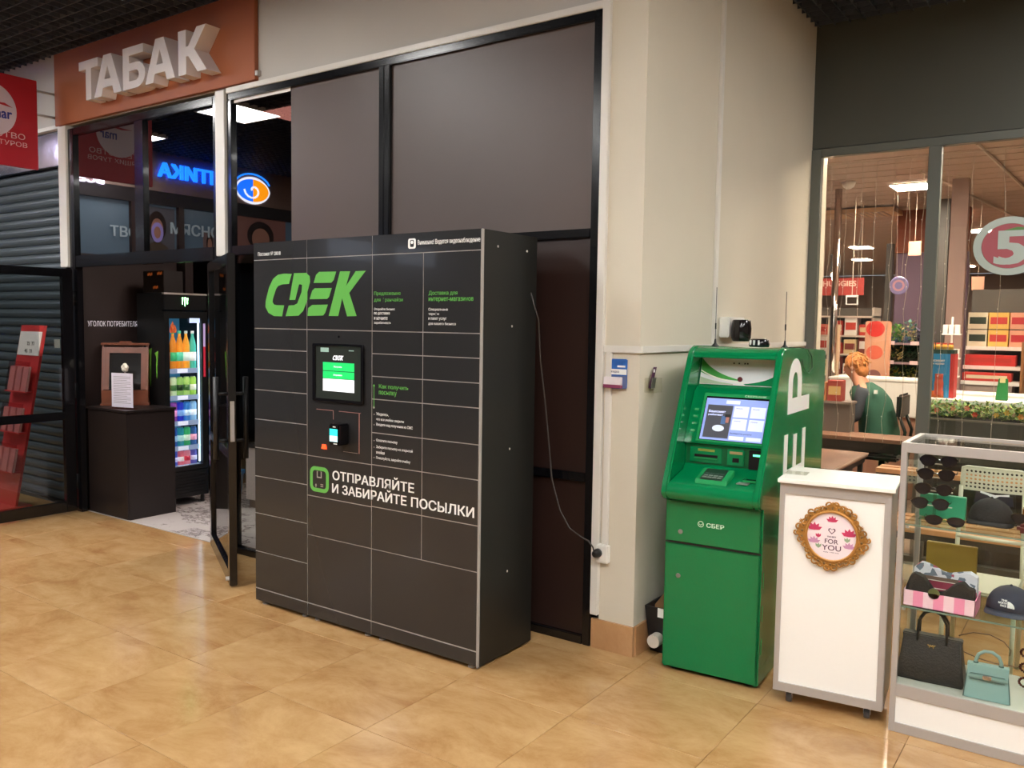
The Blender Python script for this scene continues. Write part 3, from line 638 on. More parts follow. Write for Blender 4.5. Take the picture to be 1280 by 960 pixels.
# leaflet holder and small holder
t = E('leaflet_holder', 'blue and white leaflet holder on the front of the pillar', 'leaflet holder', (-1.984, W, 1.296))
MB().box(0, .10, -.012, -.001, 0, .143).build('back_card', mat('blue card', '#2c62b0', .4, var=.3, vscale=25), t, bevel=.004)
B('white_band', whitep_m, 0, .10, -.0128, -.012, .068, .094, t); B('lower_card', mat('slate card', '#5a6790', .4), 0, .10, -.0126, -.012, .002, .062, t)
B('label_strip', whitep_m, .05, .092, -.0128, -.012, .103, .112, t); text('скидка', (.01, -.013, .074), X3, Z3, .05, .012, mat('ink blue', '#33406a', .5), t)
B('cards', mat('card stack', '#e6dee0', .4), -.012, .08, -.035, -.013, .014, .056, t, .002); B('card_foot', mat('plum card', '#8a3f60', .4), -.012, .08, -.036, -.013, .004, .02, t)
ac2 = glass('clear pocket acrylic', '#f6f6f2', .5, .0, .1)
t = E('card_pocket', 'small clear pocket with a plum card on the side wall', 'leaflet holder', (SX, 3.69, 1.30))
B('pocket', ac2, .001, .05, -.0, .09, -.02, .05, t); MB().prism([(.02, .0), (.05, .0), (.10, .1), (.07, .1)], .012, .016, 'x').build('card', mat('plum card dark', '#4a1c40', .4), t); MB().prism([(.03, .0), (.07, .0), (.085, .05), (.045, .05)], .018, .022, 'x').build('card', mat('grey card', '#5c6058', .5), t)
B('text_line', whitep_m, .017, .0185, .06, .075, .075, .09, t)

# bin and cardboard behind the terminal
t = E('paper_bin', 'black square bin tucked between side wall and green terminal', 'bin', (-1.738, 3.87, 0))
MB().add([(-.055, -.10, 0), (.055, -.10, 0), (.055, .09, 0), (-.055, .09, 0), (-.070, -.14, .235), (.070, -.14, .235), (.070, .12, .235), (-.070, .12, .235), (-.063, -.132, .235), (.063, -.132, .235), (.063, .11, .235), (-.063, .11, .235), (-.045, -.09, .02), (.045, -.09, .02), (.045, .08, .02), (-.045, .08, .02)],
 [(0, 3, 2, 1), (0, 1, 5, 4), (1, 2, 6, 5), (2, 3, 7, 6), (3, 0, 4, 7), (4, 5, 9, 8), (5, 6, 10, 9), (6, 7, 11, 10), (7, 4, 8, 11), (8, 9, 13, 12), (9, 10, 14, 13), (10, 11, 15, 14), (11, 8, 12, 15), (12, 13, 14, 15)]).build('bin_body', mat('bin black', '#17181c', .45), t)
B('white_tag', whitep_m, .0, .035, -.1425, -.139, .190, .235, t)
t = E('cardboard_piece', 'torn flap of brown cardboard sticking out of the black bin', 'cardboard', (-1.745, 3.84, .12), .25)
MB().add([(-.06, 0, .09), (.03, -.01, .0), (.10, .0, .10), (.02, .02, .20), (-.06, .005, .09), (.03, -.004, .0), (.10, .006, .10), (.02, .026, .20)], [(0, 1, 2, 3), (7, 6, 5, 4), (0, 4, 5, 1), (1, 5, 6, 2), (2, 6, 7, 3), (3, 7, 4, 0)]).build('sheet', mat('cardboard', '#8f6a44', .8), t)
t = E('paper_roll', 'small white paper roll lying before the black bin', 'roll', (-1.745, 3.70, .075))
MB().lathe([(.012, -.001), (.032, -.001), (.032, .07), (.012, .07)], (0, 0, 0), 20, 'y').build('roll', mat('roll paper', '#cfc6b8', .6), t, smooth=False)

# ------------------------------------------------------------ green payment terminal
AO = (-1.654, 3.605); AR = math.radians(3.0)
t = atm = E('payment_terminal', 'tall green cash terminal with sloping recessed screen beside the wall', 'cash machine', (AO[0], AO[1], 0), AR)
AW, AD = .45, 1.10
side = [(.0, .012), (.0, .800), (-.045, .812), (-.066, .83), (-.07, .852), (-.06, .885), (.205, 1.435), (.225, 1.475), (.25, 1.497), (.285, 1.508), (.40, 1.506), (AD, 1.484), (AD, .012)]
for a, b in ((0, .03), (AW-.03, AW)):
    MB().prism(side, a, b, 'x').build('side_plate', atm_m, t, bevel=.007, seg=3)
inner = [(.002, .02), (.002, .800), (-.045, .814), (-.062, .83), (-.066, .852), (-.057, .882), (-.045, .892), (.125, .93), (.15, .955), (.155, 1.045), (.128, 1.057), (.25, 1.292), (.305, 1.318), (.345, 1.452), (.225, 1.452), (.232, 1.475), (.255, 1.492), (.285, 1.503), (.40, 1.501), (AD-.004, 1.479), (AD-.004, .02)]
MB().prism(inner, .03, AW-.03, 'x').build('housing', atm_m, t, bevel=.003, seg=2)
B('door_gap', blackm_m, .004, AW-.004, -.0015, .002, .604, .611, t)
B('cabinet_door', atm_m, .008, AW-.008, -.006, .001, .02, .602, t, .004); B('service_door', atm_m, .008, AW-.008, -.006, .001, .613, .80, t, .004)
for x in (.05, AW-.05):
    for y in (.05, AD-.05): MB().lathe([(.02, 0), (.02, .015)], (x, y, 0), 12).build('foot', blackm_m, t)
for x, z in ((.077, .661), (.072, .455)):
    MB().lathe([(.011, -.006), (.011, -.009), (.0065, -.0105)], (x, 0, z), 16, 'y').build('lock', mat('grey lock', '#8a8f88', .35, metal=.5), t)
for z in (.15, .30, .45): B('hinge_plate', atml_m, AW-.0005, AW+.0015, .035, .045, z, z+.07, t)
MB().ring(circ(.172, .708, .014, .014, 24), circ(.172, .708, .011, .011, 24), -.0068, -.0058).build('logo_mark', mat('mint print', '#c8ecd4', .4), t)
MB().tube([(.165, -.0066, .709), (.171, -.0066, .703), (.184, -.0066, .713)], .0016, 6).build('logo_mark', MC['mint print'], t)
text('СБЕР', (.198, -.0062, .697), X3, Z3, .082, .02, MC['mint print'], t, bold=.025)
# inclined front panels: frame (u, s along the slope)
def inc(p, q):
    d = Vector((0, q[0]-p[0], q[1]-p[1])); L = d.length; d.normalize(); n = Vector((1, 0, 0)).cross(d)
    M = Matrix((Vector((1, 0, 0)), n*-1, d)).transposed().to_4x4(); M.translation = Vector((0, p[0], p[1])); return M, L
def ib(name, M, m, u0, u1, s0, s1, d, parent=t, bevel=0, base=0):   # stands proud by d towards the viewer
    mb = MB(); mb.M = M; mb.box(u0, u1, base, d, s0, s1); return mb.build(name, m, parent, bevel)
def itx(s, M, u0, s0, w, h, m, d=.0015, bold=0):
    o = M @ Vector((u0, d, s0)); U = M.to_3x3() @ Vector((1, 0, 0)); V = M.to_3x3() @ Vector((0, 0, 1)); return text(s, o, U, V, w, h, m, t, 'lettering', bold)
# M's y axis must point outwards (to the viewer)
M, L = inc((.128, 1.057), (.25, 1.292))
tst = (M.to_3x3() @ Vector((0, 1, 0))); 
if tst.y > 0:
    fl_ = Matrix.Diagonal((1, -1, 1, 1)); M = M @ fl_
ib('screen_bezel', M, atml_m, .085, .40, .008, .256, .004, bevel=.002)
ib('screen_rim', M, black_m, .100, .398, .018, .238, .006)
db = emis('terminal display', '#8193d0', .30)
ib('display', M, db, .104, .394, .020, .228, .008)
ib('screen_advert', M, mat('advert dark', '#474850', .4, em='#474850', es=.1), .116, .236, .030, .194, .0086)
e_ = mat('speech bubble', '#c8d4ee', .5, em='#c8d4ee', es=.2)
mb = MB(); mb.M = M; mb.prism([(.183+.028*math.cos(a*PI/12), .078+.016*math.sin(a*PI/12)) for a in range(24)], .0086, .0092, 'y'); mb.build('speech_bubble', e_, t)
ib('advert_figure', M, mat('advert skin', '#b07060', .5, em='#b07060', es=.1), .212, .226, .108, .135, .0092); ib('advert_figure', M, mat('advert blue', '#4a6898', .5, em='#4a6898', es=.1), .19, .212, .10, .140, .009); ib('advert_figure', M, blackm_m, .205, .232, .135, .15, .0092)
wt = emis('terminal tile white', '#c0c8ee', .36)
for u0 in (.243, .321):
    for s0 in (.138, .075): ib('menu_tile', M, wt, u0, u0+.068, s0, s0+.055, .0088); itx('Услуги', M, u0+.008, s0+.04, .03, .007, mat('ink', '#40445c', .5), .009)
for u0 in (.241, .32): ib('menu_tile', M, wt, u0, u0+.068, .026, .044, .0088)
itx('Банкомат', M, .125, .155, .08, .012, wt, .009, .02); itx('работает', M, .125, .138, .07, .011, wt, .009, .02); ib('menu_tile', M, wt, .20, .265, .203, .220, .0088); itx('Выберите услугу', M, .243, .053, .10, .008, MC['ink'], .009)
for k in range(4): ib('side_key', M, atml_m, .052, .073, .055+.036*k, .066+.036*k, .004, bevel=.001)
itx('СБЕРБАНК', M, .28, .243, .10, .009, MC['mint print'], .005)
M, L = inc((.150, .955), (.155, 1.045))
if (M.to_3x3() @ Vector((0, 1, 0))).y > 0: M = M @ Matrix.Diagonal((1, -1, 1, 1))
ib('slot_panel', M, atmd_m, .035, .415, .002, .088, .002); ib('cash_module', M, atm_m, .055, .21, .008, .082, .010, bevel=.003); ib('cash_slot', M, black_m, .08, .19, .036, .048, .0115); ib('slot_lip', M, atml_m, .08, .19, .028, .034, .018, bevel=.001)
ib('slot_note', M, mat('olive print', '#7a8a30', .5), .095, .175, .063, .074, .0108)
ib('card_module', M, atm_m, .235, .315, .006, .084, .014, bevel=.004); ib('card_slot', M, black_m, .262, .292, .025, .045, .0155); ib('card_note', M, mat('tan print', '#9a8a5a', .5), .247, .307, .062, .074, .015)
ib('reader_module', M, black_m, .335, .415, .0, .086, .012, bevel=.003); ib('lit_strip', M, emis('mint light', '#58f0a0', 1.2), .355, .412, .060, .069, .0135)
# shelf with keypad
def shz(y): return .892+(y+.045)*(.038/.17)
sh = MB(); sh.add([(.145, -.03, shz(-.03)), (.29, -.03, shz(-.03)), (.29, .09, shz(.09)), (.145, .09, shz(.09)), (.145, -.02, shz(-.03)+.022), (.29, -.02, shz(-.03)+.022), (.29, .09, shz(.09)+.03), (.145, .09, shz(.09)+.03)], [(0, 3, 2, 1), (4, 5, 6, 7), (0, 1, 5, 4), (1, 2, 6, 5), (2, 3, 7, 6), (3, 0, 4, 7)])
kp = sh.build('keypad', atml_m, t, bevel=.003)
MB().add([(.165, -.018, shz(-.03)+.024), (.265, -.018, shz(-.03)+.024), (.265, .08, shz(.09)+.029), (.165, .08, shz(.09)+.029), (.165, -.018, shz(-.03)+.02), (.265, -.018, shz(-.03)+.02), (.265, .08, shz(.09)+.02), (.165, .08, shz(.09)+.02)], [(0, 1, 2, 3), (7, 6, 5, 4), (0, 4, 5, 1), (1, 5, 6, 2), (2, 6, 7, 3), (3, 7, 4, 0)]).build('key_field', mat('key field', '#1c3a2a', .4), kp)
for i in range(4):
    for j in range(3): z = shz(-.01+.022*j)+.024; MB().box(.172+.023*i, .190+.023*i, -.012+.024*j, .006+.024*j, z, z+.004).build('key', mat('steel key', '#7d8a80', .35), kp)
B('receipt_slot', mat('grey slot', '#7d8f80', .4), .325, .375, .0, .05, shz(.03)-.002, shz(.03)+.003, t, .001)
MB().ring(rrect(.34, .405, .03, .11, .01), rrect(.347, .398, .037, .103, .008), shz(.07)-.004, shz(.07)+.006, 'z').build('contactless_ring', atml_m, t); B('contactless_pad', black_m, .347, .398, .037, .103, shz(.07)-.004, shz(.07)+.003, t)
# white fascia
M, L = inc((.305, 1.318), (.345, 1.452))
if (M.to_3x3() @ Vector((0, 1, 0))).y > 0: M = M @ Matrix.Diagonal((1, -1, 1, 1))
ib('fascia_panel', M, mat('fascia white', '#dcdfe0', .15, coat=.3), .035, .415, .004, .136, .004)
def curve_pts(a, b, c, n=12): return [tuple((1-q)**2*a[i]+2*q*(1-q)*b[i]+q*q*c[i] for i in (0, 1)) for q in [k/n for k in range(n+1)]]
g1 = curve_pts((.036, .132), (.10, .055), (.235, .03)); g2 = curve_pts((.235, .026), (.11, .03), (.036, .062))
mb = MB(); mb.M = M; mb.prism(g1+g2, .0042, .0047); mb.build('fascia_swoosh', mat('leaf gradient green', '#3a9a3c', .3, var=.25, vscale=9), t)
mb = MB(); mb.M = M; mb.prism(curve_pts((.414, .075), (.37, .025), (.25, .012))+[(.26, .006), (.414, .006)], .0042, .0047); mb.build('fascia_swoosh', atm_m, t)
mb = MB(); mb.M = M; mb.prism(curve_pts((.036, .04), (.1, .018), (.2, .010))+[(.2, .006), (.036, .006)], .0042, .0047); mb.build('fascia_swoosh', mat('pale sage', '#a0b498', .4), t)
mb = MB(); mb.M = M; mb.prism(curve_pts((.037, .068), (.12, .020), (.25, .014))+curve_pts((.25, .018), (.12, .026), (.037, .074)), .0048, .0052); mb.build('fascia_line', mat('cream line', '#e8ead8', .4), t)
for u in (.19, .215, .243, .256): ib('sensor', M, blackm_m, u, u+.007, .108, .115, .006)
mb = MB(); mb.M = M; mb.prism(circ(.232, .033, .012, .012, 20), .004, .010); mb.build('camera_eye', mat('maroon lens', '#5a2a30', .2), t)
# side lettering, rotated a quarter turn
so = AW+.0012
SV = [(.30, 1.04), (.72, 1.04)]
def sidetext(s, z0, z1, v0, v1): return text(s, (AW+.0006, v1, z0), Z3, (0, -1, 0), z1-z0, v1-v0, whitep_m, t, 'side_lettering', .03, .0012)

def sp(pts, nm='side_lettering'):       # letter outline, x up the side, y towards the front
    return MB().prism([(.75-.41*b, 1.195+.26*a) for a, b in pts], AW+.0006, AW+.0018, 'x').build(nm, whitep_m, t)
arc = lambda rx, ry: [(.55+rx*math.cos(-PI/2+PI*k/14), .70+ry*math.sin(-PI/2+PI*k/14)) for k in range(15)]
mb = MB(); mb.prism([(.75-.41*b, 1.195+.26*a) for a, b in ((0, 0), (.28, 0), (.28, 1), (0, 1))], AW+.0006, AW+.0018, 'x')
o_, i_ = [(.28, .40)]+arc(.45, .30)+[(.28, 1.0)], [(.28, .58)]+arc(.20, .12)+[(.28, .82)]
for k in range(len(o_)-1): mb.prism([(.75-.41*b, 1.195+.26*a) for a, b in (i_[k], o_[k], o_[k+1], i_[k+1])], AW+.0006, AW+.0018, 'x')
mb.build('side_lettering', whitep_m, t)
sidetext('Е', .86, 1.105, .30, .70); sidetext('Б', .52, .79, .28, .70); sidetext('С', .15, .45, .28, .70)

# things on top of the terminal
zt = 1.500
def onatm(u, v): c, s = math.cos(AR), math.sin(AR); return (AO[0]+u*c-v*s, AO[1]+u*s+v*c)
for lb, (u, v), h in (('thin black antenna on the left of the green terminal top', (.03, .53), .30), ('thin black antenna on the right of the green terminal top', (.36, .60), .28)):
    x, y = onatm(u, v); t = E('antenna', lb, 'antenna', (x, y, zt-.0), group='antennas on the green terminal')
    MB().lathe([(.020, 0), (.018, .006), (.007, .018), (.004, .04)], n=14).build('magnet_foot', blackm_m, t, smooth=True); MB().tube([(0, 0, .04), (0, 0, h)], .0018, 6).build('whip', mat('whip grey', '#4a4644', .4), t); MB().tube([(0, 0, .09), (0, 0, .12)], .004, 8).build('coil', blackm_m, t)
    for c in t.children: c.location.z = -.004 if v > .55 else -.002
x, y = onatm(.262, .50)
t = E('alarm_puck', 'low black ribbed puck with pale stripes on the green terminal top', 'device', (x, y, 1.5035))
MB().lathe([(.046, 0), (.050, .012), (.044, .034), (.036, .04)], n=20).build('body', black_m, t, smooth=True)
for a in (-2.2, -1.75, -1.3): B('pale_stripe', whitep_m, -.004, .004, -.0525, -.047, .01, .033, t).rotation_euler = (0, 0, a+PI/2)
t = E('antenna_cable', 'looped thin black cable hanging over the terminal side', 'cable', (AO[0], AO[1], 0), AR)
MB().tube([(.365, .60, 1.5015), (.42, .62, 1.503), (.455, .66, 1.497), (.458, .74, 1.46), (.458, .76, 1.40), (.458, .70, 1.375), (.458, .62, 1.39), (.458, .57, 1.42), (.457, .55, 1.45)], .0022, 6).build('flex', blackm_m, t, smooth=True)
t = E('junction_box', 'white junction box on the side wall above the green terminal', 'junction box', (SX, 4.74, 1.58))
MB().box(.001, .06, -.135, .12, -.04, .075).build('box', white_m, t, bevel=.006)
t = E('router', 'black glossy speaker unit fixed before the white junction box', 'speaker', (SX+.062, 4.64, 1.52))
MB().lathe([(.045, 0), (.054, .02), (.056, .07), (.05, .115), (.045, .12)], (.057, .0, 0), 20).build('body', mat('speckled black gloss', '#1a1414', .15, var=.6, vscale=60), t, smooth=True)
# ------------------------------------------------------------ white promotion stand
PR = math.radians(6.52)
t = E('promotion_stand', 'white promotion stand on castors with grey aluminium edge and round gold frame', 'stand', (-1.112, 3.552, 0), PR)
B('body', pan_m, .003, .427, .004, .300, .062, .953, t)
fm = MB().ring([(0, .06), (.43, .06), (.43, .955), (0, .955)], [(.021, .098), (.406, .098), (.406, .908), (.021, .908)], -.003, .012).build('edge_frame', alu_m, t, bevel=.001)
for x in (.0, .426): B('edge_strip', alu_m, x, x+.006 if x else .006, .012, .304, .06, .955, t)
MB().box(-.008, .444, -.022, .335, .955, .972).build('top_board', mat('white laminate top', '#f6f3ea', .25), t, bevel=.002)
for x, y in ((.06, .05), (.37, .05), (.06, .25), (.37, .25)):
    w = MB().lathe([(.010, -.011), (.022, -.011), (.024, 0), (.022, .011), (.010, .011)], (x, y, .024), 16, 'x').build('castor', mat('castor grey', '#4c4c50', .35), t)
    MB().box(x-.014, x+.014, y-.012, y+.014, .034, .062).build('castor_fork', alu_m, w)
    MB().lathe([(.007, -.014), (.007, .014)], (x, y, .024), 10, 'x').build('castor_hub', alu_m, w)
# medallion
cx, cz = .212, .752
md = t
gold = mat('antique gold carving', '#b07c38', .42, metal=.3, var=.25, vscale=40, bump=.5, bscale=90)
n = 72
def rad(a): return .125+.006*math.cos(8*a)+.008*math.cos(4*a+.6)+.004*math.cos(24*a)
outer = [(cx+rad(2*PI*i/n)*math.cos(2*PI*i/n), cz+rad(2*PI*i/n)*1.0*math.sin(2*PI*i/n)) for i in range(n)]
fr_ = MB().ring(outer, circ(cx, cz, .100, .103, n), -.012, -.003).build('medallion_frame', gold, t, bevel=.001, seg=1)
rnd = random.Random(9)
for k in range(30):
    a = 2*PI*k/30; r = rad(a)-.002; q = .0085+.003*(k % 3)*.6; c_ = (cx+r*math.cos(a), cz+r*math.sin(a))
    MB().tube([(c_[0]+q*math.cos(b), -.0135, c_[1]+q*math.sin(b)) for b in [a+PI/2+k*PI+i*.62*(1 if k % 2 else -1) for i in range(9)]], [.0042-.0002*i for i in range(9)], 6).build('carved_scroll', gold, fr_, smooth=True)
    a += .105; MB().ball((cx+.116*math.cos(a), -.0135, cz+.116*math.sin(a)), .0055, 6, (1, .6, 1)).build('carved_bead', mat('dark gold', '#7a5c34', .5), fr_, smooth=True)
for k in range(8):
    a = 2*PI*(k+.5)/8; r = rad(a)+.006; mb = MB()
    for d_ in (-.5, 0, .5): mb.prism([(cx+r*math.cos(a)+.004*math.cos(a+d_+PI/2), cz+r*math.sin(a)+.004*math.sin(a+d_+PI/2)), (cx+r*math.cos(a)+.015*math.cos(a+d_), cz+r*math.sin(a)+.015*math.sin(a+d_)), (cx+r*math.cos(a)-.004*math.cos(a+d_+PI/2), cz+r*math.sin(a)-.004*math.sin(a+d_+PI/2))], -.013-.001*d_, -.004)
    mb.build('carved_leaf', gold, fr_)
mb = MB(); pts = [(cx+.099*math.cos(2*PI*i/48), -.013, cz+.102*math.sin(2*PI*i/48)) for i in range(48)]; mb.tube(pts, .005, 8, closed=True).build('inner_ring', mat('light gold', '#c08a48', .35, metal=.3), fr_, smooth=True)
pc = MB().prism(circ(cx, cz, .097, .10, 40), -.006, -.0035).build('picture', mat('blush paper', '#f3e3e4', .5), t)
pkm = mat('magenta petal', '#c83a62', .5); plm = mat('lilac petal', '#c890b0', .5); ink = mat('plum ink', '#5a3048', .5); sg = mat('sage leaf', '#93a886', .5)
def flower(x, z, r, m, k=5, up=True):
    for i in range(k):
        a = PI/2+(i-(k-1)/2)*.55; c, s = math.cos(a), math.sin(a)
        MB().prism([(x, z), (x+r*.55*c-.22*r*s, z+r*.55*s+.22*r*c), (x+r*c, z+r*s), (x+r*.55*c+.22*r*s, z+r*.55*s-.22*r*c)], -.0072-.0002*i, -.006).build('petal', m, pc)
flower(cx, cz+.058, .026, pkm); flower(cx-.068, cz+.018, .034, pkm); flower(cx+.067, cz+.005, .034, pkm); flower(cx-.068, cz-.035, .028, plm); flower(cx+.068, cz-.045, .028, plm)
flower(cx-.052, cz-.012, .02, pkm, 3); flower(cx+.06, cz-.02, .022, sg, 3); flower(cx-.05, cz-.055, .022, sg, 3)
hp = [(0, -.012), (.014, .002), (.013, .010), (.006, .012), (0, .007), (-.006, .012), (-.013, .010), (-.014, .002)]
MB().ring([(cx+a, cz+.020+b) for a, b in hp], [(cx+a*.72, cz+.0205+b*.72) for a, b in hp], -.0075, -.006).build('heart', ink, pc)
ht = lambda s, x, z, w, h, b=0: text(s, (x, -.0062, z), X3, Z3, w, h, ink, pc, 'lettering', b)
ht('THE BEST', cx-.018, cz-.006, .036, .006, .03); ht('FOR', cx-.026, cz-.032, .052, .019, .01); ht('YOU', cx-.036, cz-.060, .074, .022, .01); ht('made • with love', cx-.03, cz-.070, .06, .005)
t = E('transparent_tag', 'small clear plastic tag lying on the back left corner of the white stand', 'tag', (-1.10, 3.66, .9725), PR); B('tag', glass('clear tag', '#f4f4f0', .3), -.03, .06, .0, .09, 0, .0015, t)

# ------------------------------------------------------------ glass display case
GX, GY = -.656, 3.585
GW, GD, GH = 1.02, .385, 1.16
t = gcse = E('display_case', 'glass display case with aluminium edges and white plinth at the right', 'display case', (GX, GY, 0))
def ab(n, *a, bev=.0015): return B(n, alu_m, *a, t, bev)
for x in (0, GW-.022):
    ab('front_post', x, x+.022, 0, .022, 0, GH); ab('back_post', x, x+.022, GD-.022, GD, 0, GH)
ab('top_front_rail', .022, GW-.022, 0, .022, GH-.038, GH); ab('top_back_rail', .022, GW-.022, GD-.022, GD, GH-.022, GH)
for x in (0, GW-.022): ab('top_side_rail', x, x+.022, .022, GD-.022, GH-.022, GH)
ab('plinth_rail', .022, GW-.022, 0, .022, .147, .197); ab('bottom_rail', .022, GW-.022, 0, .022, 0, .040)
ab('plinth_side_rail', 0, .022, .022, GD-.022, .147, .197); ab('plinth_side_rail', 0, .022, .022, GD-.022, 0, .04)
B('plinth_panel', pan_m, .022, GW-.022, .006, .012, .04, .147, t); B('plinth_panel', pan_m, .006, .012, .022, GD-.022, .04, .147, t)
B('deck', mat('pale deck board', '#b9b9ac', .35), .004, GW-.004, .004, GD-.004, .185, .198, t)
gg = glass('case glass', '#fcfefd', .8, .0); ge = glass('shelf glass', '#f2faf6', .9, .01)
B('front_glass', gg, .022, GW-.022, .010, .013, .197, GH-.038, t); B('side_glass', gg, .010, .013, .022, GD-.022, .197, GH-.022, t); B('back_glass', gg, .022, GW-.022, GD-.013, GD-.010, .197, GH-.022, t); B('top_glass', gg, .022, GW-.022, .022, GD-.022, GH-.010, GH-.006, t)
edge = mat('glass edge green', '#6f8578', .3)
for z in (.838, .509):
    s_ = B('glass_shelf', ge, .02, GW-.02, .022, GD-.02, z-.006, z, t); B('polished_edge', edge, .02, GW-.02, .020, .022, z-.006, z, s_)
    for x in (.024, GW-.03): B('shelf_clip', alu_m, x, x+.012, .024, .036, z-.018, z-.006, s_)
# handbags on the deck
bm_ = mat('black pebbled leather', '#1b1b1b', .5, bump=.3, bscale=120)
t = E('tote_bag', 'black leather tote bag with gold crest on the case deck', 'handbag', (GX+.125, GY+.135, .1985), .04)
k = MB()
sec = [(.118, .055, 0), (.122, .06, .02), (.112, .045, .09), (.105, .028, .16), (.108, .022, .180)]
vs = []; fs_ = []
for hw, hd, z in sec:
    vs += [(-hw, -hd, z), (-hw*.3, -hd*1.08, z), (hw*.35, -hd*1.02, z), (hw, -hd, z), (hw*1.02, 0, z), (hw, hd, z), (-hw, hd, z), (-hw*1.02, 0, z)]
for i in range(len(sec)-1): fs_ += [(i*8+j, i*8+(j+1) % 8, i*8+8+(j+1) % 8, i*8+8+j) for j in range(8)]
k.add(vs, fs_+[tuple(range(7, -1, -1)), tuple(range(32, 40))]); k.build('bag_body', bm_, t, bevel=.004)
for y in (-.026, .026):
    a = [(-.052, y, .155), (-.052, y, .19), (-.050, y*.8, .235), (-.030, y*.7, .27), (0, y*.7, .285), (.030, y*.7, .27), (.050, y*.8, .235), (.052, y, .19), (.052, y, .155)]
    MB().tube(a, .0055, 8).build('handle', bm_, t, smooth=True)
gd = mat('gold metal', '#c9a45a', .3, metal=.9)
cb_ = MB(); cb_.tube([(-.014, -.034, .148), (-.006, -.034, .142), (-.008, -.034, .132), (0, -.034, .126), (.008, -.034, .132), (.006, -.034, .142), (.014, -.034, .148)], .0022, 6).tube([(-.006, -.034, .148), (0, -.034, .142), (.006, -.034, .148)], .002, 6).build('crest', gd, t, smooth=True)
t = E('mint_handbag', 'small mint green handbag with silver clasp on the case deck', 'handbag', (GX+.33, GY+.07, .1985), .06)
mm = mat('mint leather', '#82a39d', .45); me_ = mat('mint edge', '#4e6a66', .5)
MB().add([(-.078, -.038, 0), (.078, -.038, 0), (.078, .038, 0), (-.078, .038, 0), (-.066, -.014, .122), (.066, -.014, .122), (.066, .014, .122), (-.066, .014, .122)], [(0, 3, 2, 1), (4, 5, 6, 7), (0, 1, 5, 4), (1, 2, 6, 5), (2, 3, 7, 6), (3, 0, 4, 7)]).build('bag_body', mm, t, bevel=.003)
MB().add([(-.068, -.020, .075), (.068, -.020, .075), (.070, -.013, .126), (-.070, -.013, .126), (-.066, -.026, .075), (.066, -.026, .075), (.070, -.018, .128), (-.070, -.018, .128), ], [(0, 1, 2, 3), (7, 6, 5, 4), (0, 4, 5, 1), (1, 5, 6, 2), (2, 6, 7, 3), (3, 7, 4, 0)]).build('flap', mm, t, bevel=.002)
B('flap_top', mm, -.070, .070, -.018, .016, .122, .128, t, .002)
for z in (.072, .094): B('stitched_edge', me_, -.058, .058, -.0295+(.094-z)*-.0, -.0255, z, z+.002, t)
B('strap', mm, -.064, .064, -.030, -.024, .080, .092, t, .001); B('clasp', mat('silver clasp', '#c8c0c0', .25, metal=.9), -.016, .014, -.034, -.028, .078, .094, t, .002)
a = [(-.042, 0, .124), (-.042, 0, .140), (-.034, 0, .163), (-.014, 0, .178), (.012, 0, .179), (.034, 0, .165), (.043, 0, .142), (.043, 0, .124)]
MB().tube(a, .0065, 8).build('handle', mat('mint handle', '#86a29a', .45), t, smooth=True)
for x in (-.042, .043): MB().lathe([(.009, .126), (.009, .134)], (x, 0, 0), 10).build('handle_ring', me_, t)
for x in (-1, 1): MB().tube([(.078*x, -.038, .002), (.072*x, -.026, .06), (.066*x, -.014, .122)], .0018, 6).build('piping', me_, t)
t = E('strap_loop', 'thin brown shoulder strap looping behind the mint handbag', 'strap', (GX+.33, GY+.30, .20))
MB().tube([(-.13, -.02, .15), (-.08, 0, .168), (-.02, .01, .168), (.03, .01, .150), (.055, .01, .12), (.052, .0, .10)], .0022, 6).tube([(-.12, -.02, .09), (-.06, 0, .065), (.0, .01, .055), (.08, .01, .058), (.13, .01, .075), (.155, .01, .11)], .0022, 6).build('cord', mat('tan cord', '#7a5a40', .5), t, smooth=True)
# middle shelf
z1 = .5095
t = E('striped_box', 'open pink and white striped gift box on the middle case shelf', 'box', (GX+.026, GY+.03, z1))
pa, pb = mat('pale pink card', '#f4ccd6', .5), mat('strong pink card', '#ef8fb0', .5)
bw = .254; bh = .064
B('box_base', pa, 0, bw, 0, .16, 0, .003, t)
for x0, x1, y0, y1 in ((0, bw, .157, .16), (0, .003, 0, .16), (bw-.003, bw, 0, .16)): B('box_wall', pb if x0 > .1 else pa, x0, x1, y0, y1, 0, bh, t)
for i in range(7): B('stripe', pb if i % 2 else pa, bw*i/7, bw*(i+1)/7, -.0, .003, 0, bh, t)
def cloth(nm, lb, m, x0, x1, y, zb, hs, th=.05, cat='clothing', seed=1):
    rnd = random.Random(seed); t = E(nm, lb, cat, (GX, GY, z1)); n = len(hs); v = []; f = []
    for r in range(3):
        for i in range(n):
            x = x0+(x1-x0)*i/(n-1); v.append((x, y+(0, th*.5, th)[r]+rnd.uniform(-.004, .004), hs[i]*(1, 1.03, .9)[r]+rnd.uniform(-.002, .002)))
    for i in range(n): x = x0+(x1-x0)*i/(n-1); v.append((x, y-.004, zb))
    for i in range(n): x = x0+(x1-x0)*i/(n-1); v.append((x, y+th, zb))
    for i in range(n-1):
        f += [(i, i+1, n+i+1, n+i), (n+i, n+i+1, 2*n+i+1, 2*n+i), (3*n+i, 3*n+i+1, i+1, i), (2*n+i, 2*n+i+1, 4*n+i+1, 4*n+i), (3*n+i+1, 3*n+i, 4*n+i, 4*n+i+1)]
    f += [(0, n, 2*n, 4*n, 3*n), (n-1, 4*n-1, 5*n-1, 3*n-1, 2*n-1)]
    MB().add(v, f).build('fabric', m, t, smooth=False, bevel=0); return t
kn = mat('black knit', '#1c1a18', .8, bump=.4, bscale=150)
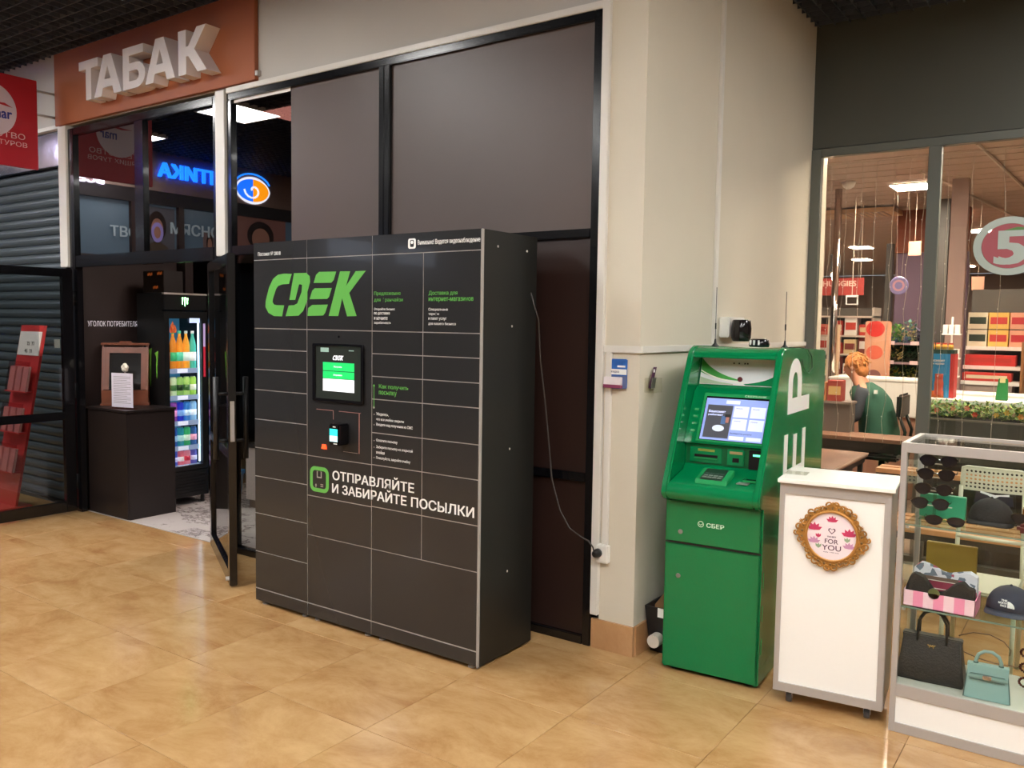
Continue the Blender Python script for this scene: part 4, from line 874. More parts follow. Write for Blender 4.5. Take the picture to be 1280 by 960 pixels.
cloth('folded_hat', 'black folded fabric with small yellow mark at the left of the striped box', kn, .032, .14, .040, .004, [.07, .12, .132, .128, .12, .10, .078, .066], .06, 'hat', 2)
t2 = cloth('folded_scarf', 'black folded fabric at the right of the striped box', kn, .142, .272, .045, .004, [.062, .068, .08, .10, .115, .12, .105, .10], .055, 'scarf', 4)
fl_m = mat('floral fabric', '#c9c4cc', .8, var=.0)
nt = fl_m.node_tree; bb = nt.nodes['Principled BSDF']; vo = nt.nodes.new('ShaderNodeTexVoronoi'); vo.inputs['Scale'].default_value = 45; tc = nt.nodes.new('ShaderNodeTexCoord'); nt.links.new(tc.outputs['Object'], vo.inputs['Vector'])
cr = nt.nodes.new('ShaderNodeValToRGB'); cr.color_ramp.interpolation = 'CONSTANT'; e = cr.color_ramp.elements; e[0].color = (*hx('#d8d6dc'), 1); e[1].position = .55; e[1].color = (*hx('#6a7480'), 1); x = e.new(.72); x.color = (*hx('#a84860'), 1); x = e.new(.85); x.color = (*hx('#d8d6dc'), 1)
nt.links.new(vo.outputs['Color'], cr.inputs[0]); nt.links.new(cr.outputs[0], bb.inputs['Base Color'])
cloth('floral_scarf', 'white scarf with pink and grey flowers at the back of the striped box', fl_m, .045, .272, .135, .004, [.13, .155, .15, .14, .128, .12, .128, .135, .14, .125], .045, 'scarf', 5)
st_ = cloth('striped_scarf', 'brown and crimson striped cloth in the middle of the striped box', mat('crimson cloth', '#8f2c44', .8), .075, .215, .11, .004, [.09, .098, .1, .098, .096, .09], .02, 'scarf', 6)
for z, c, h in ((.101, '#6b5548', .014), (.098, '#e6d8cc', .003), (.066, '#e6d8cc', .003)): B('woven_stripe', mat('woven '+c, c, .8), .08, .21, .1045, .106, z, z+h, st_)
t = E('yellow_mark', 'small olive round tin resting among the black folded fabric', 'tin', (GX+.135, GY+.028+.004, z1+.052)); MB().lathe([(.021, -.002), (.021, .006)], (0, 0, .012), 16, 'y').build('tin', mat('olive tin', '#5a6038', .4), t)
t = E('gold_box', 'flat golden brown box lid standing behind the striped box', 'box', (GX+.07, GY+.24, z1)); B('lid', mat('golden card', '#9a7b28', .45), 0, .185, 0, .02, .0, .222, t, .002)
def cap_(nm, lb, m, x, y, z, s, rz, brim_m=None):
    t = E(nm, lb, 'cap', (x, y, z), rz); v = []; f = []; n = 20; R = 6
    for i in range(R+1):
        a = i/R*PI/2
        for j in range(n):
            b = 2*PI*j/n; v.append((.085*s*math.cos(a)*math.cos(b), .10*s*math.cos(a)*math.sin(b)*.9, .10*s*math.sin(a)**.9+.018))
    for i in range(R): f += [(i*n+j, i*n+(j+1) % n, (i+1)*n+(j+1) % n, (i+1)*n+j) for j in range(n)]
    MB().add(v, f+[tuple(range(n-1, -1, -1))]).build('crown', m, t, smooth=True)
    v = []; f = []; k = 12
    for r in (0, 1):
        for i in range(k+1):
            a = PI+PI*i/k; q = math.sin(PI*i/k)
            x_ = .084*s*math.cos(a); y_ = .09*s*math.sin(a) if r == 0 else .09*s*math.sin(a)-.065*s*q
            zz = .020-.022*s*(abs(math.cos(a))**2)*(1 if r else .3)+.018*(1-r)*0
            v.append((x_*(1.0 if r else .99), y_, max(zz+(.012 if r == 0 else .012), .001)))
    v += [(a, b, c+.003) for a, b, c in v]
    N_ = k+1
    for i in range(k): f += [(i, i+1, N_+i+1, N_+i), (2*N_+i+1, 2*N_+i, 3*N_+i, 3*N_+i+1), (N_+i, N_+i+1, 3*N_+i+1, 3*N_+i), (i+1, i, 2*N_+i, 2*N_+i+1)]
    MB().add(v, f).build('brim', brim_m or m, t, smooth=True)
    MB().ball((0, 0, .018+.10*s), .006, 8).build('button', m, t, smooth=True)
    return t
t = cap_('navy_cap', 'navy cap with white quarter-round emblem at the right of the middle case shelf', mat('navy cotton', '#2b3040', .8, bump=.2, bscale=150), GX+.385, GY+.15, z1, .98, -.15, mat('navy brim', '#383e4e', .8))
for s, z in (('THE', .073), ('NORTH', .064), ('FACE', .055)):
    text(s, (-.012 if s != 'NORTH' else -.020, -.0945+(z-.055)*.55, z), X3, (0, .42, .9), .020 if s != 'NORTH' else .028, .0075, whitep_m, t, 'emblem', .02)
mb = MB()
for r0, r1 in ((.009, .015), (.017, .023)): mb.prism([(.012+r1*math.cos(a*PI/2/6), .054+r1*math.sin(a*PI/2/6)) for a in range(7)]+[(.012+r0*math.cos(a*PI/2/6), .054+r0*math.sin(a*PI/2/6)) for a in range(6, -1, -1)], -.096, -.090)
mb.prism([(.012, .054), (.019, .054), (.017, .061), (.012, .062)], -.096, -.090); mb.build('emblem', whitep_m, t)
# top shelf
z2 = .8385
t = E('green_box', 'flat teal green case behind the sunglasses stand', 'box', (GX+.040, GY+.215, z2)); B('box', mat('teal card', '#2f9c72', .45), 0, .168, 0, .03, 0, .093, t, .002)
t = E('glasses_stand', 'clear acrylic sunglasses stand on the top case shelf', 'display stand', (GX+.10, GY+.165, z2))
ak = glass('stand acrylic', '#e6ece8', .9, .05)
B('upright', ak, -.006, .006, .016, .020, .0, .27, t); B('foot', ak, -.05, .05, -.03, .04, 0, .003, t)
for k, z in enumerate((.07, .13, .185, .24)): B('bar', mat('cream bar', '#d0cfc0', .3), -.03, .065, .004, .010, z-.017, z-.013, t)
lens_b = mat('smoked lens', '#10121e', .04, coat=.6); lens_k = mat('charcoal lens', '#22242a', .12)
frk = mat('black acetate', '#0c0c0e', .12, coat=.4)
def shades(lb, x, y, z, rz, lm, flat=False, sc=1.):
    t = E('sunglasses', lb, 'sunglasses', (x, y, z), rz, group='sunglasses in the display case')
    for s in (-1, 1):
        c = s*.031*sc
        o_ = [(c+.026*sc*math.cos(a*PI/10)*(1.05 if math.sin(a*PI/10) > 0 else .9), (.020 if not flat else .016)*sc*math.sin(a*PI/10)) for a in range(20)]
        i_ = [(c+(p-c)*.84, q*.82) for p, q in o_]
        MB().ring(o_, i_, -.002, .002).build('rim', frk, t); MB().prism(i_, -.0008, .0008).build('lens', lm, t)
        MB().tube([(s*.056*sc, 0, .006), (s*.060*sc, .008, .006), (s*.062*sc, .09, .003), (s*.060*sc, .125, -.014)], .0018, 6).build('temple', frk, t, smooth=True)
    MB().tube([(-.008, 0, .004), (0, -.001, .007), (.008, 0, .004)], .0022, 6).build('bridge', gd if flat else frk, t)
    return t
for z, lb, lm in ((.24, 'smoked sunglasses, topmost of the four on the acrylic stand', lens_b), (.185, 'smoked sunglasses, second from top on the acrylic stand', lens_b), (.125, 'smoked sunglasses, third from top on the acrylic stand', lens_b), (.068, 'matt charcoal sunglasses, lowest on the acrylic stand', lens_k)):
    shades(lb, GX+.112-(.24-z)*.12, GY+.15-.012*(z < .1), z2+z, .12, lm, sc=1.2)
t = shades('wide glossy sunglasses with gold bridge lying on the top case shelf', GX+.155, GY+.075, z2+.018, .05, lens_b, True, 1.25)
t = cap_('black_cap', 'black cap with curved brim on the top case shelf', mat('black felt', '#1d1a18', .85, bump=.3, bscale=120), GX+.302, GY+.17, z2, .95, -.1)
nc = mat('black lace', '#26242c', .6); 
MB().prism([(-.068, .085), (-.06, .128), (-.02, .118), (0, .105), (.02, .118), (.066, .122), (.072, .085)], .02, .026).build('lace_edge', nc, t)
t = E('white_card', 'small white folded card standing behind the black cap', 'card', (GX+.305, GY+.23, z2)); MB().prism([(-.055, 0), (.055, 0), (.05, .122), (0, .115), (-.05, .127)], 0, .003).build('card', whitep_m, t)
t = E('amber_case', 'amber and red sunglasses case at the right end of the top case shelf', 'case', (GX+.405, GY+.17, z2)); MB().box(0, .09, 0, .10, 0, .10).build('case_body', mat('amber shell', '#9a5a20', .25, var=.5, vscale=20), t, bevel=.02); MB().box(-.012, .10, -.06, -.01, 0, .035).build('case_pouch', mat('garnet pouch', '#5a2426', .3, var=.4, vscale=40), t, bevel=.012)
shades('dark sunglasses resting on the amber case at the right edge', GX+.43, GY+.12, z2+.055, -.1, lens_b)
t = E('red_beads', 'dark red bead bracelets at the right end of the case deck', 'beads', (GX+.455, GY+.2, .20))
for k in range(3):
    mb = MB()
    for i in range(18): a = 2*PI*i/18; mb.ball((.03*math.cos(a), .01*k, .03+.055*k+.012+.02*math.sin(a)), .0055, 6)
    mb.build('bracelet', mat('garnet bead', '#4a1a14', .2), t)
B('bracelet_rod', ak, -.004, .004, -.01, .04, 0, .19, t)
# ------------------------------------------------------------ table, bench and chair between the case and the supermarket window
wt_ = mat('brown table laminate', '#8a6550', .4, var=.12, vscale=5); wb_ = mat('pale wood slat', '#c08a5a', .45, var=.15, vscale=8, randv=.12); st2 = mat('dark steel tube', '#2b2926', .45)
t = E('dining_table', 'brown laminate table with pale edge behind the green terminal', 'table', (-1.80, 5.30, 0))
B('table_top', wt_, 0, .46, 0, .88, .725, .75, t, .002); B('edge_band', mat('cream edge', '#cdb49a', .4), .4601, .463, 0, .88, .738, .75, t)
for x in (.03, .42):
    for y in (.03, .84): B('leg', st2, x-.015, x+.015, y-.015, y+.015, 0, .725, t)
B('frame_rail', st2, .015, .445, .02, .86, .685, .725, t)
def slatbench(nm, lb, x0, x1, y0, zt, n, dy, cat, legs=3):
    t = E(nm, lb, cat, (x0, y0, 0)); L = x1-x0
    for k in range(n): B('slat', wb_, 0, L, k*dy, k*dy+dy*.72, zt-.03, zt, t, .002)
    for y in (.02, n*dy-.06): B('rail', st2, 0, L, y, y+.035, zt-.075, zt-.031, t)
    for i in range(legs):
        x = .03+(L-.06)*i/(legs-1)
        for y in (.02, n*dy-.06): B('leg', st2, x-.018, x+.018, y, y+.036, 0, zt-.075, t)
    return t
slatbench('slatted_bench', 'low slatted wooden bench on dark steel legs under the supermarket window', -1.25, 1.3, 5.35, .45, 4, .115, 'bench')
slatbench('slatted_shelf', 'long narrow slatted wooden ledge below the supermarket window', -1.25, 1.4, 6.0, .68, 2, .11, 'bench')
t = E('perforated_chair', 'cream plastic chair with perforated backrest behind the display case', 'chair', (-.435, 4.60, 0))
cp = mat('cream plastic', '#cdc9b0', .4)
# backrest with real holes
cols, rws = 13, 5; bx0, bx1, bz0, bz1 = -.13, .135, .832, .942
def backrest():
    bm = bmesh.new(); bot = -.13; V = {}
    hx_ = []
    dx = (bx1-bx0-.02)/cols; dz = (bz1-bz0-.016)/rws; fc = []
    grid = MB()
    def yc(x): return .05*(x/.14)**2*-.0+.02*(x/.14)**2
    X = [bx0, bx0+.01]+[bx0+.01+dx*(i+1) for i in range(cols)]+[bx1]; Z = [bz0, bz0+.008]+[bz0+.008+dz*(i+1) for i in range(rws)]+[bz1]
    for i in range(len(X)-1):
        for j in range(len(Z)-1):
            xa, xb, za, zb = X[i], X[i+1], Z[j], Z[j+1]
            if 0 < i <= cols and 0 < j <= rws:
                cx_, cz_ = (xa+xb)/2, (za+zb)/2; r = .0058; O = [(xb, cz_), (xb, zb), (cx_, zb), (xa, zb), (xa, cz_), (xa, za), (cx_, za), (xb, za)]
                I = [(cx_+r*math.cos(k*PI/4), cz_+r*math.sin(k*PI/4)) for k in range(8)]
                vv = [(p, yc(p), q) for p, q in O]+[(p, yc(p), q) for p, q in I]+[(p, yc(p)+.006, q) for p, q in O]+[(p, yc(p)+.006, q) for p, q in I]
                ff = []
                for k in range(8):
                    l = (k+1) % 8; ff += [(k, l, 8+l, 8+k), (16+l, 16+k, 24+k, 24+l), (8+k, 8+l, 24+l, 24+k)]
                grid.add(vv, ff)
            else:
                vv = [(xa, yc(xa), za), (xb, yc(xb), za), (xb, yc(xb), zb), (xa, yc(xa), zb)]; vv += [(a, b+.006, c) for a, b, c in vv]
                grid.add(vv, [(0, 1, 2, 3), (7, 6, 5, 4)])
    return grid
backrest().build('backrest', cp, t)
MB().tube([(bx0, .02, bz0), (bx0-.004, .02, (bz0+bz1)/2), (bx0, .02, bz1-.004), (bx0+.02, .013, bz1+.004), (0, .0, bz1+.004), (bx1-.02, .013, bz1+.002), (bx1, .02, bz1-.006), (bx1, .02, bz0)], .006, 8).build('backrest_rim', cp, t, smooth=True)
MB().box(-.15, .15, -.36, .0, .42, .44).build('seat', cp, t, bevel=.01)
for x in (-.14, .14): MB().tube([(x, .02, .0), (x, .025, .44), (x*.95, .02, .85)], .010, 8).build('leg', cp, t, smooth=True); MB().tube([(x, -.34, 0), (x, -.33, .43)], .010, 8).build('leg', cp, t, smooth=True)
MB().tube([(-.14, .02, .60), (.14, .02, .60)], .009, 8).build('crossbar', cp, t, smooth=True)
# ------------------------------------------------------------ supermarket front
ff = mat('fascia green grey', '#4c4d46', .6, var=.04, vscale=1.5); fr_m = mat('grey green window frame', '#5f625b', .45)
B('wall_store', ff, SX, 6, SY, SY+.08, 2.865, 3.95, kind='structure')
w3 = E('window_3', kind='structure')
def f3(n, x0, x1, z0, z1): return B(n, fr_m, x0, x1, SY-.01, SY+.06, z0, z1, w3, .003)
f3('frame_bar', SX, -1.755, .0, 2.86); f3('frame_bar', -1.755, 6, 2.805, 2.86); f3('frame_bar', -1.755, 6, 0, .06)
for x in (-1.062, .05, 1.15): f3('mullion', x, x+.078, .06, 2.805)
gs = glass('supermarket pane', '#eef0ee', .8, .01)
for x0, x1 in ((-1.755, -1.062), (-.984, .05), (.128, 1.15), (1.228, 6)): B('glass_pane', gs, x0, x1, SY+.02, SY+.026, .06, 2.805, w3)
t = E('window_logo', 'round red shop emblem with pale ring and green leaf on the right window pane', 'emblem', (-.572, SY+.016, 2.138))
MB().ring(circ(0, 0, .205, .185, 40), circ(0, 0, .158, .142, 40), -.001, 0).build('ring', mat('pale ring', '#a9b3ab', .5, em='#a9b3ab', es=.05), t)
MB().prism(circ(.0, -.0, .156, .140, 40), -.0008, 0).build('disc', mat('emblem red', '#a05058', .5, em='#a05058', es=.05), t)
text('5', (-.085, -.002, -.118), X3, Z3, .18, .215, MC['pale ring'], t, bold=.035)
MB().prism([(-.07, .07), (-.03, .10), (.04, .118), (.09, .112), (.06, .085), (0, .07)], -.0014, -.0008).build('leaf', mat('emblem leaf', '#5f8a4c', .5), t)
t = E('light_curtain', 'curtain of thin light strings hanging behind the supermarket window', 'string lights', (0, SY+.09, 0))
wr = mat('pale wire', '#c9b9a8', .5); bb_ = emis('blue white bulb', '#c9c6ff', 5); wbulb = mat('unlit bulb', '#e4d8c8', .4)
MB().tube([(-1.75, 0, 2.76), (6, 0, 2.76)], .0022, 6).build('top_wire', wr, t)
rnd = random.Random(3)
for i, x in enumerate([-1.70, -1.60, -1.50, -1.40, -1.29, -1.18, -1.09, -.95, -.80, -.62, -.42, -.25, -.1]):
    lit = x in (-.42,); pts = [(x+rnd.uniform(-.012, .012), 0, 2.76-.15*k) for k in range(14)]
    s_ = MB().tube(pts, .0016, 5).build('string', wr, t)
    mb = MB()
    for k in range(2, 14, 1): mb.ball((pts[k][0], -.004, pts[k][2]+.03), .008 if lit else .004, 6)
    mb.build('bulbs', bb_ if lit else wbulb, s_, kind='stuff')
# store shell
B('wall_store', mat('store wall tan', '#86766c', .7), -12, 6, 24, 24.1, 0, 3.0, kind='structure')
B('wall_store', MC['store wall tan'], -12.1, -12, SY+.4, 24, 0, 3.0, kind='structure'); B('wall_store', MC['store wall tan'], 6, 6.1, SY, 24, 0, 3.0, kind='structure')
B('floor', st_m, -12, 6, 16.9, 24, -.1, -.0015, kind='structure')
cs = B('ceiling', mat('store ceiling tan', '#8f786a', .6), -12, 6, SY+.08, 24, 3.02, 3.1, kind='structure')
csl = mat('store ceiling slat', '#b39a89', .5); sm = None
for k in range(58):
    if sm is None: o = MB().box(0, 18, 0, .28, -.02, 0).build('ceiling_slat', csl, cs); sm = o.data
    else: o = bpy.data.objects.new('ceiling_slat', sm); COL.objects.link(o); o.parent = cs
    o.location = (-12, SY+.1+.3*k, 3.018)
sl_ = emis('store lamp', '#ffe9d2', 95)
def pos3(z, tx, ty): return (tx*(z-1.6)/1.4, ty*(z-1.6)/1.4)
sdesc = ['nearest bright square lamp', 'second bright square lamp', 'third bright square lamp', 'far left bright square lamp', 'far bright square lamp above the shelves', 'farthest bright square lamp', 'added unseen square lamp near the left window corner', 'added unseen square lamp above the red cartons', 'added unseen square lamp above the checkout', 'added unseen square lamp right of the checkout']
for (x, y), d in zip([(-1.69, 9.13), (-1.99, 11.29), (-1.62, 13.6), (-4.23, 18.2), (-3.62, 15.5), (-2.7, 20.9), (-4.6, 10.5), (1.3, 9.4), (-1.9, 6.9), (-.4, 6.9)], sdesc):  # last four are added lamps, out of sight, that brighten the store front
    t = E('ceiling_light', d+' inside the supermarket', 'ceiling light', (x, y, 2.992), group='square supermarket lights'); B('diffuser', sl_, -.16, .16, -.2, .2, -.006, .004, t); MB().ring([(-.18, -.22), (.18, -.22), (.18, .22), (-.18, .22)], [(-.16, -.2), (.16, -.2), (.16, .2), (-.16, .2)], -.01, .004, 'z').build('lamp_frame', white_m, t)
for i, (a, b) in enumerate((((-1.45, 8.2), (-1.0, 12.5)), ((-.9, 7.2), (-.72, 11)))):
    t = E('lighting_track', ('left' if i == 0 else 'right')+' slim pale lighting track on the supermarket ceiling', 'track', (0, 0, 0)); MB().tube([(a[0], a[1], 2.975), (b[0], b[1], 2.975)], .012, 6).build('rail', wr, t)
t = E('air_grille', 'wide tan ceiling grille inside the supermarket', 'grille', (-3.35, 10.4, 2.93)); B('frame', mat('tan grille', '#d0a57c', .4), 0, 1.25, 0, .5, 0, .05, t)
for k in range(8): B('louvre', csl, .7+.06*k, .72+.06*k, -.004, .5, -.006, 0, t)
t = E('smoke_detector', 'small round detector on the supermarket ceiling', 'detector', (-2.15, 8.6, 2.96)); MB().lathe([(.02, -.03), (.05, -.01), (.07, .035)], n=14).build('body', white_m, t, smooth=True)
# partition, posts
B('wall_store', mat('purple partition', '#7a6278', .6), -2.17, -1.4, 11, 11.12, 0, 2.5, kind='structure')
B('wall_store', mat('rust bulkhead', '#8e4a30', .6), -2.17, -1.4, 10.95, 11.12, 2.5, 3.0, kind='structure')
dp = mat('dark steel post', '#4e4a46', .5)
B('trim_3', dp, -2.24, -2.17, 10.8, 10.9, 0, 2.6, kind='structure'); B('trim_4', dp, -1.62, -1.50, 10.2, 10.3, 0, 3.0, kind='structure')
B('trim_5', mat('pinkish pillar', '#9c8078', .5), -1.30, -1.16, 8.9, 9.0, 0, 3.0, kind='structure')
t = E('chrome_pole', 'shiny chrome pole inside the left window pane', 'pole', (-2.34, 9.0, 0)); MB().tube([(0, 0, 0), (0, 0, 3.0)], .035, 12).build('tube', mat('chrome', '#d8cfc8', .12, metal=1), t, smooth=True)
t = E('chrome_pole', 'shiny chrome pole behind the red emblem in the right pane', 'pole', (-.44, 7.2, 0)); MB().tube([(0, 0, 0), (0, 0, 1.9)], .024, 12).build('tube', MC['chrome'], t, smooth=True)
t = E('round_sign', 'round violet disc hanging on two wires inside the supermarket', 'hanging sign', (-1.72, 8.9, 2.02))
MB().lathe([(.08, -.012), (.088, 0), (.08, .012)], (0, 0, 0), 28, 'y').build('disc', mat('violet gloss', '#8d84b4', .25), t); MB().ring(circ(0, 0, .055, .055, 24), circ(0, 0, .035, .035, 24), -.014, -.012).build('disc_mark', mat('pink mark', '#c890a0', .4), t)
for x in (-.05, .05): MB().tube([(x*.4, 0, .07), (x, 0, .94)], .002, 5).build('wire', wr, t)
for lb, x, y, z, s in (('pink square price board hanging before the purple partition', -1.72, 9.6, 2.36, .12), ('pink square price board hanging left of the red cartons', -1.13, 9.6, 2.0, .11)):
    t = E('price_board', lb, 'sign', (x, y, z)); B('board', mat('pink board', '#d39a80', .5), -s/2, s/2, 0, .006, 0, s*1.2, t); MB().tube([(0, .003, s*1.2), (0, .003, 2.99-z)], .0015, 5).build('wire', wr, t)
t = E('spot_lamp', 'small dark ceiling spot lamp shining over the far shelves', 'lamp', (-2.92, 11.2, 2.25)); B('housing', dp, -.05, .05, -.05, .05, .06, .28, t); MB().ball((0, 0, .02), .05, 12, (1, 1, .7)).build('bulb', emis('spot bulb', '#fff0dd', 12), t, smooth=True); MB().tube([(0, 0, .28), (0, 0, .74)], .008, 6).build('rod', dp, t)
# person and chair
def figure():
    J = dict(pel=(-1.60, 7.75, .68), sp=(-1.63, 7.75, .85), ch=(-1.70, 7.75, 1.03), nk=(-1.775, 7.75, 1.155), hd=(-1.83, 7.745, 1.235), top=(-1.835, 7.745, 1.325), no=(-1.90, 7.735, 1.25))
    R = dict(pel=.135, sp=.125, ch=.135, nk=.05, hd=.075, top=.078, no=.022)
    ed = [('pel', 'sp'), ('sp', 'ch'), ('ch', 'nk'), ('nk', 'hd'), ('hd', 'top'), ('hd', 'no')]
    for s, y in (('a', -1), ('b', 1)):
        J.update({s+'sh': (-1.72, 7.75+.17*y, 1.06), s+'el': (-1.74, 7.75+.22*y, .84), s+'wr': (-1.93, 7.75+.14*y, .80), s+'ha': (-2.0, 7.75+.12*y, .80), s+'hip': (-1.62, 7.75+.09*y, .62), s+'kn': (-2.0, 7.75+.11*y, .60), s+'an': (-1.97, 7.75+.11*y, .12), s+'to': (-2.10, 7.75+.11*y, .05)})
        R.update({s+'sh': .062, s+'el': .045, s+'wr': .03, s+'ha': .03, s+'hip': .09, s+'kn': .062, s+'an': .042, s+'to': .035})
        ed += [('ch', s+'sh'), (s+'sh', s+'el'), (s+'el', s+'wr'), (s+'wr', s+'ha'), ('pel', s+'hip'), (s+'hip', s+'kn'), (s+'kn', s+'an'), (s+'an', s+'to')]
        for k, (dy, dz, l) in enumerate(((-.025, .0, .055), (-.009, .004, .065), (.009, .004, .06), (.025, .0, .048))):
            J[s+'f%d' % k] = (-2.03, 7.75+.12*y+dy, .80+dz); J[s+'g%d' % k] = (-2.03-l*.8, 7.75+.12*y+dy, .79+dz); R[s+'f%d' % k] = .010; R[s+'g%d' % k] = .008; ed += [(s+'ha', s+'f%d' % k), (s+'f%d' % k, s+'g%d' % k)]
        J[s+'th'] = (-2.0, 7.75+.12*y-.045*y, .79); R[s+'th'] = .010; ed.append((s+'wr', s+'th'))
    ks = list(J); ix = {k: i for i, k in enumerate(ks)}
    me = bpy.data.meshes.new('body'); me.from_pydata([J[k] for k in ks], [(ix[a], ix[b]) for a, b in ed], [])
    o = bpy.data.objects.new('body', me); COL.objects.link(o)
    m = o.modifiers.new('s', 'SKIN'); m.use_smooth_shade = True
    for i, k in enumerate(ks): me.skin_vertices[0].data[i].radius = (R[k], R[k]); me.skin_vertices[0].data[i].use_root = (k == 'pel')
    o.modifiers.new('u', 'SUBSURF').levels = 1; o.modifiers['u'].render_levels = 1
    bpy.context.view_layer.update(); dg = bpy.context.evaluated_depsgraph_get(); m2 = bpy.data.meshes.new_from_object(o.evaluated_get(dg)); bpy.data.objects.remove(o)
    m2.name = 'body'; b = bpy.data.objects.new('body', m2); COL.objects.link(b); return b
t = E('person', 'seated cashier with short reddish blond hair and a green vest, facing left', 'person', (-1.62, 7.75, 0))
b = figure(); b.parent = t; b.location = (1.62, -7.75, 0)
sk = mat('skin', '#c88a6c', .5); b.data.materials.clear(); b.data.materials.append(sk); b.data.materials.append(mat('dark trousers', '#2c3330', .8)); b.data.materials.append(mat('dark sleeve', '#3a4048', .8))
for p in b.data.polygons:
    c = p.center
    if c.z < .76 and c.x > -2.12 and not (c.x < -1.92 and c.z > .74): p.material_index = 1
    elif c.z < 1.12 and c.x > -1.9: p.material_index = 2
lx = lambda x, y, z: (x+1.62, y-7.75, z)
hair = MB().ball(lx(-1.812, 7.75, 1.31), .094, 14, (1.02, .98, .88)).ball(lx(-1.768, 7.75, 1.238), .074, 12, (.85, 1.05, 1.0)).build('hair', mat('reddish blond hair', '#c07a40', .7, var=.3, vscale=30, bump=.5), t, smooth=True)
rnd = random.Random(5); mb = MB()
for k in range(90):
    a = rnd.uniform(0, 2*PI); e = rnd.uniform(-.2, 1.4); p = Vector((math.cos(a)*math.cos(e)*.088-1.808, math.sin(a)*math.cos(e)*.088+7.75, math.sin(e)*.08+1.315))
    if p.x < -1.88 and p.z < 1.33: continue
    q = p+Vector((rnd.uniform(-.03, .04), rnd.uniform(-.03, .03), rnd.uniform(-.05, .0))); mb.tube([lx(*p), lx(*((p+q)/2+(p-Vector((-1.81, 7.75, 1.3)))*.04)), lx(*q)], [.0075, .008, .003], 5)
mb.build('hair_tufts', mat('ginger lock', '#b87a42', .7), t, smooth=True)
mb = MB()
for y in (-.028, .028): mb.ball(lx(-1.897, 7.74+y, 1.272), .008, 8)
mb.build('eyes', mat('eye', '#2a2320', .3), t, smooth=True); MB().ball(lx(-1.90, 7.735, 1.215), .014, 8, (.4, 1.3, .45)).build('mouth', mat('lips', '#a8524a', .5), t, smooth=True)
for y in (-.078, .078): MB().ball(lx(-1.825, 7.748+y, 1.26), .022, 8, (.6, .35, 1)).build('ear', sk, t, smooth=True)
vest = MB()
secv = [(-1.595, .62, .165, .20), (-1.60, .72, .16, .19), (-1.62, .84, .15, .185), (-1.67, .98, .155, .20), (-1.72, 1.07, .13, .195), (-1.755, 1.125, .075, .11)]
n = 20; vs = []; fs_ = []
for x, z, rx, ry in secv: vs += [lx(x+rx*math.cos(2*PI*j/n), 7.75+ry*math.sin(2*PI*j/n), z+.02*math.cos(2*PI*j/n)) for j in range(n)]
for i in range(len(secv)-1): fs_ += [(i*n+j, i*n+(j+1) % n, (i+1)*n+(j+1) % n, (i+1)*n+j) for j in range(n)]
vest.add(vs, fs_).build('vest', mat('green vest fabric', '#2c5a48', .8, var=.15, vscale=10, bump=.2), t, smooth=True)
B('vest_badge', whitep_m, *[a for a in (.005, .03)], -.20, -.165, 1.06, 1.09, t)
t = E('office_chair', 'black office chair behind the cashier', 'chair', (-1.42, 7.75, 0))
MB().box(-.02, .02, -.19, .19, .86, 1.06).build('backrest', blackm_m, t, bevel=.018); MB().box(-.36, .02, -.20, .20, .50, .55).build('seat', blackm_m, t, bevel=.02)
for y in (-.14, .14): MB().tube([(.0, y, .88), (.05, y, .75), (.03, y, .60), (-.08, y, .49)], .014, 8).build('back_support', blackm_m, t, smooth=True)
MB().tube([(-.15, 0, .06), (-.15, 0, .50)], .025, 10).build('column', blackm_m, t, smooth=True)
for k in range(5): a = 2*PI*k/5; MB().tube([(-.15, 0, .07), (-.15+.26*math.cos(a), .26*math.sin(a), .03)], .018, 6).build('leg', blackm_m, t)
# checkout
t = E('checkout_ledge', 'narrow brown wooden checkout ledge in front of the cashier', 'counter', (-2.1, 7.0, 0)); B('ledge_top', wt_, 0, .88, 0, .36, .72, .75, t, .003); B('ledge_rail', st2, 0, .87, .02, .06, .64, .72, t)
for x in (.02, .82): B('leg', st2, x, x+.04, .05, .09, 0, .64, t)
t = E('checkout_counter', 'grey brown checkout counter block beside the cashier', 'counter', (-2.95, 7.0, 0)); B('body', mat('taupe laminate', '#6e625a', .5), 0, 1.22, .26, .44, .0, .98, t, .004); B('top', mat('taupe top', '#8a7c72', .4), -.01, 1.23, .25, .45, .98, 1.0, t, .002)
def pack(nm, lb, cat, c1_, c2_, x, y, z, w, d, h, grp):
    t = E(nm, lb, cat, (x, y, z), group=grp); B('pack_body', mat('pack '+c1_, c1_, .5), 0, w, 0, d, 0, h, t, .002); B('print_band', mat('pack '+c2_, c2_, .5), w*.08, w*.92, -.0015, 0, h*.3, h*.72, t); return t
cc = [('#8e2f30', '#d8b070'), ('#7c2c34', '#c05a50'), ('#e6b04a', '#f6e6a8'), ('#d88a58', '#8e2f30')]
for i in range(5):
    a, b_ = cc[i % 4]; pack('snack_box', ['wine red', 'dull crimson', 'yellow', 'orange', 'brick red'][i]+' snack box on the checkout counter', 'box', a if i < 4 else '#a8443a', b_, -2.42+.125*i, 7.28, 1.001, .115, .12, .15+.02*(i % 3), 'snack boxes at the checkout')
t = E('goods_shelf', 'tall shelf of red and white goods at the far left of the supermarket', 'shelf', (-3.5, 10.6, 0)); wsh = mat('shelf cream', '#d8c8b8', .5)
B('back_panel', dp, 0, 1.2, .35, .38, 0, 1.85, t)
for z in (.4, .75, 1.05, 1.3, 1.52, 1.75): B('shelf_board', wsh, 0, 1.2, 0, .35, z-.02, z, t)
for x in (0, 1.18): B('upright', wsh, x, x+.02, 0, .35, 0, 1.85, t)
pc_ = ['#c0392b', '#e8e0d8', '#b02a20', '#d8c090', '#e0584a', '#efe8e0', '#7a3028', '#d06a58']
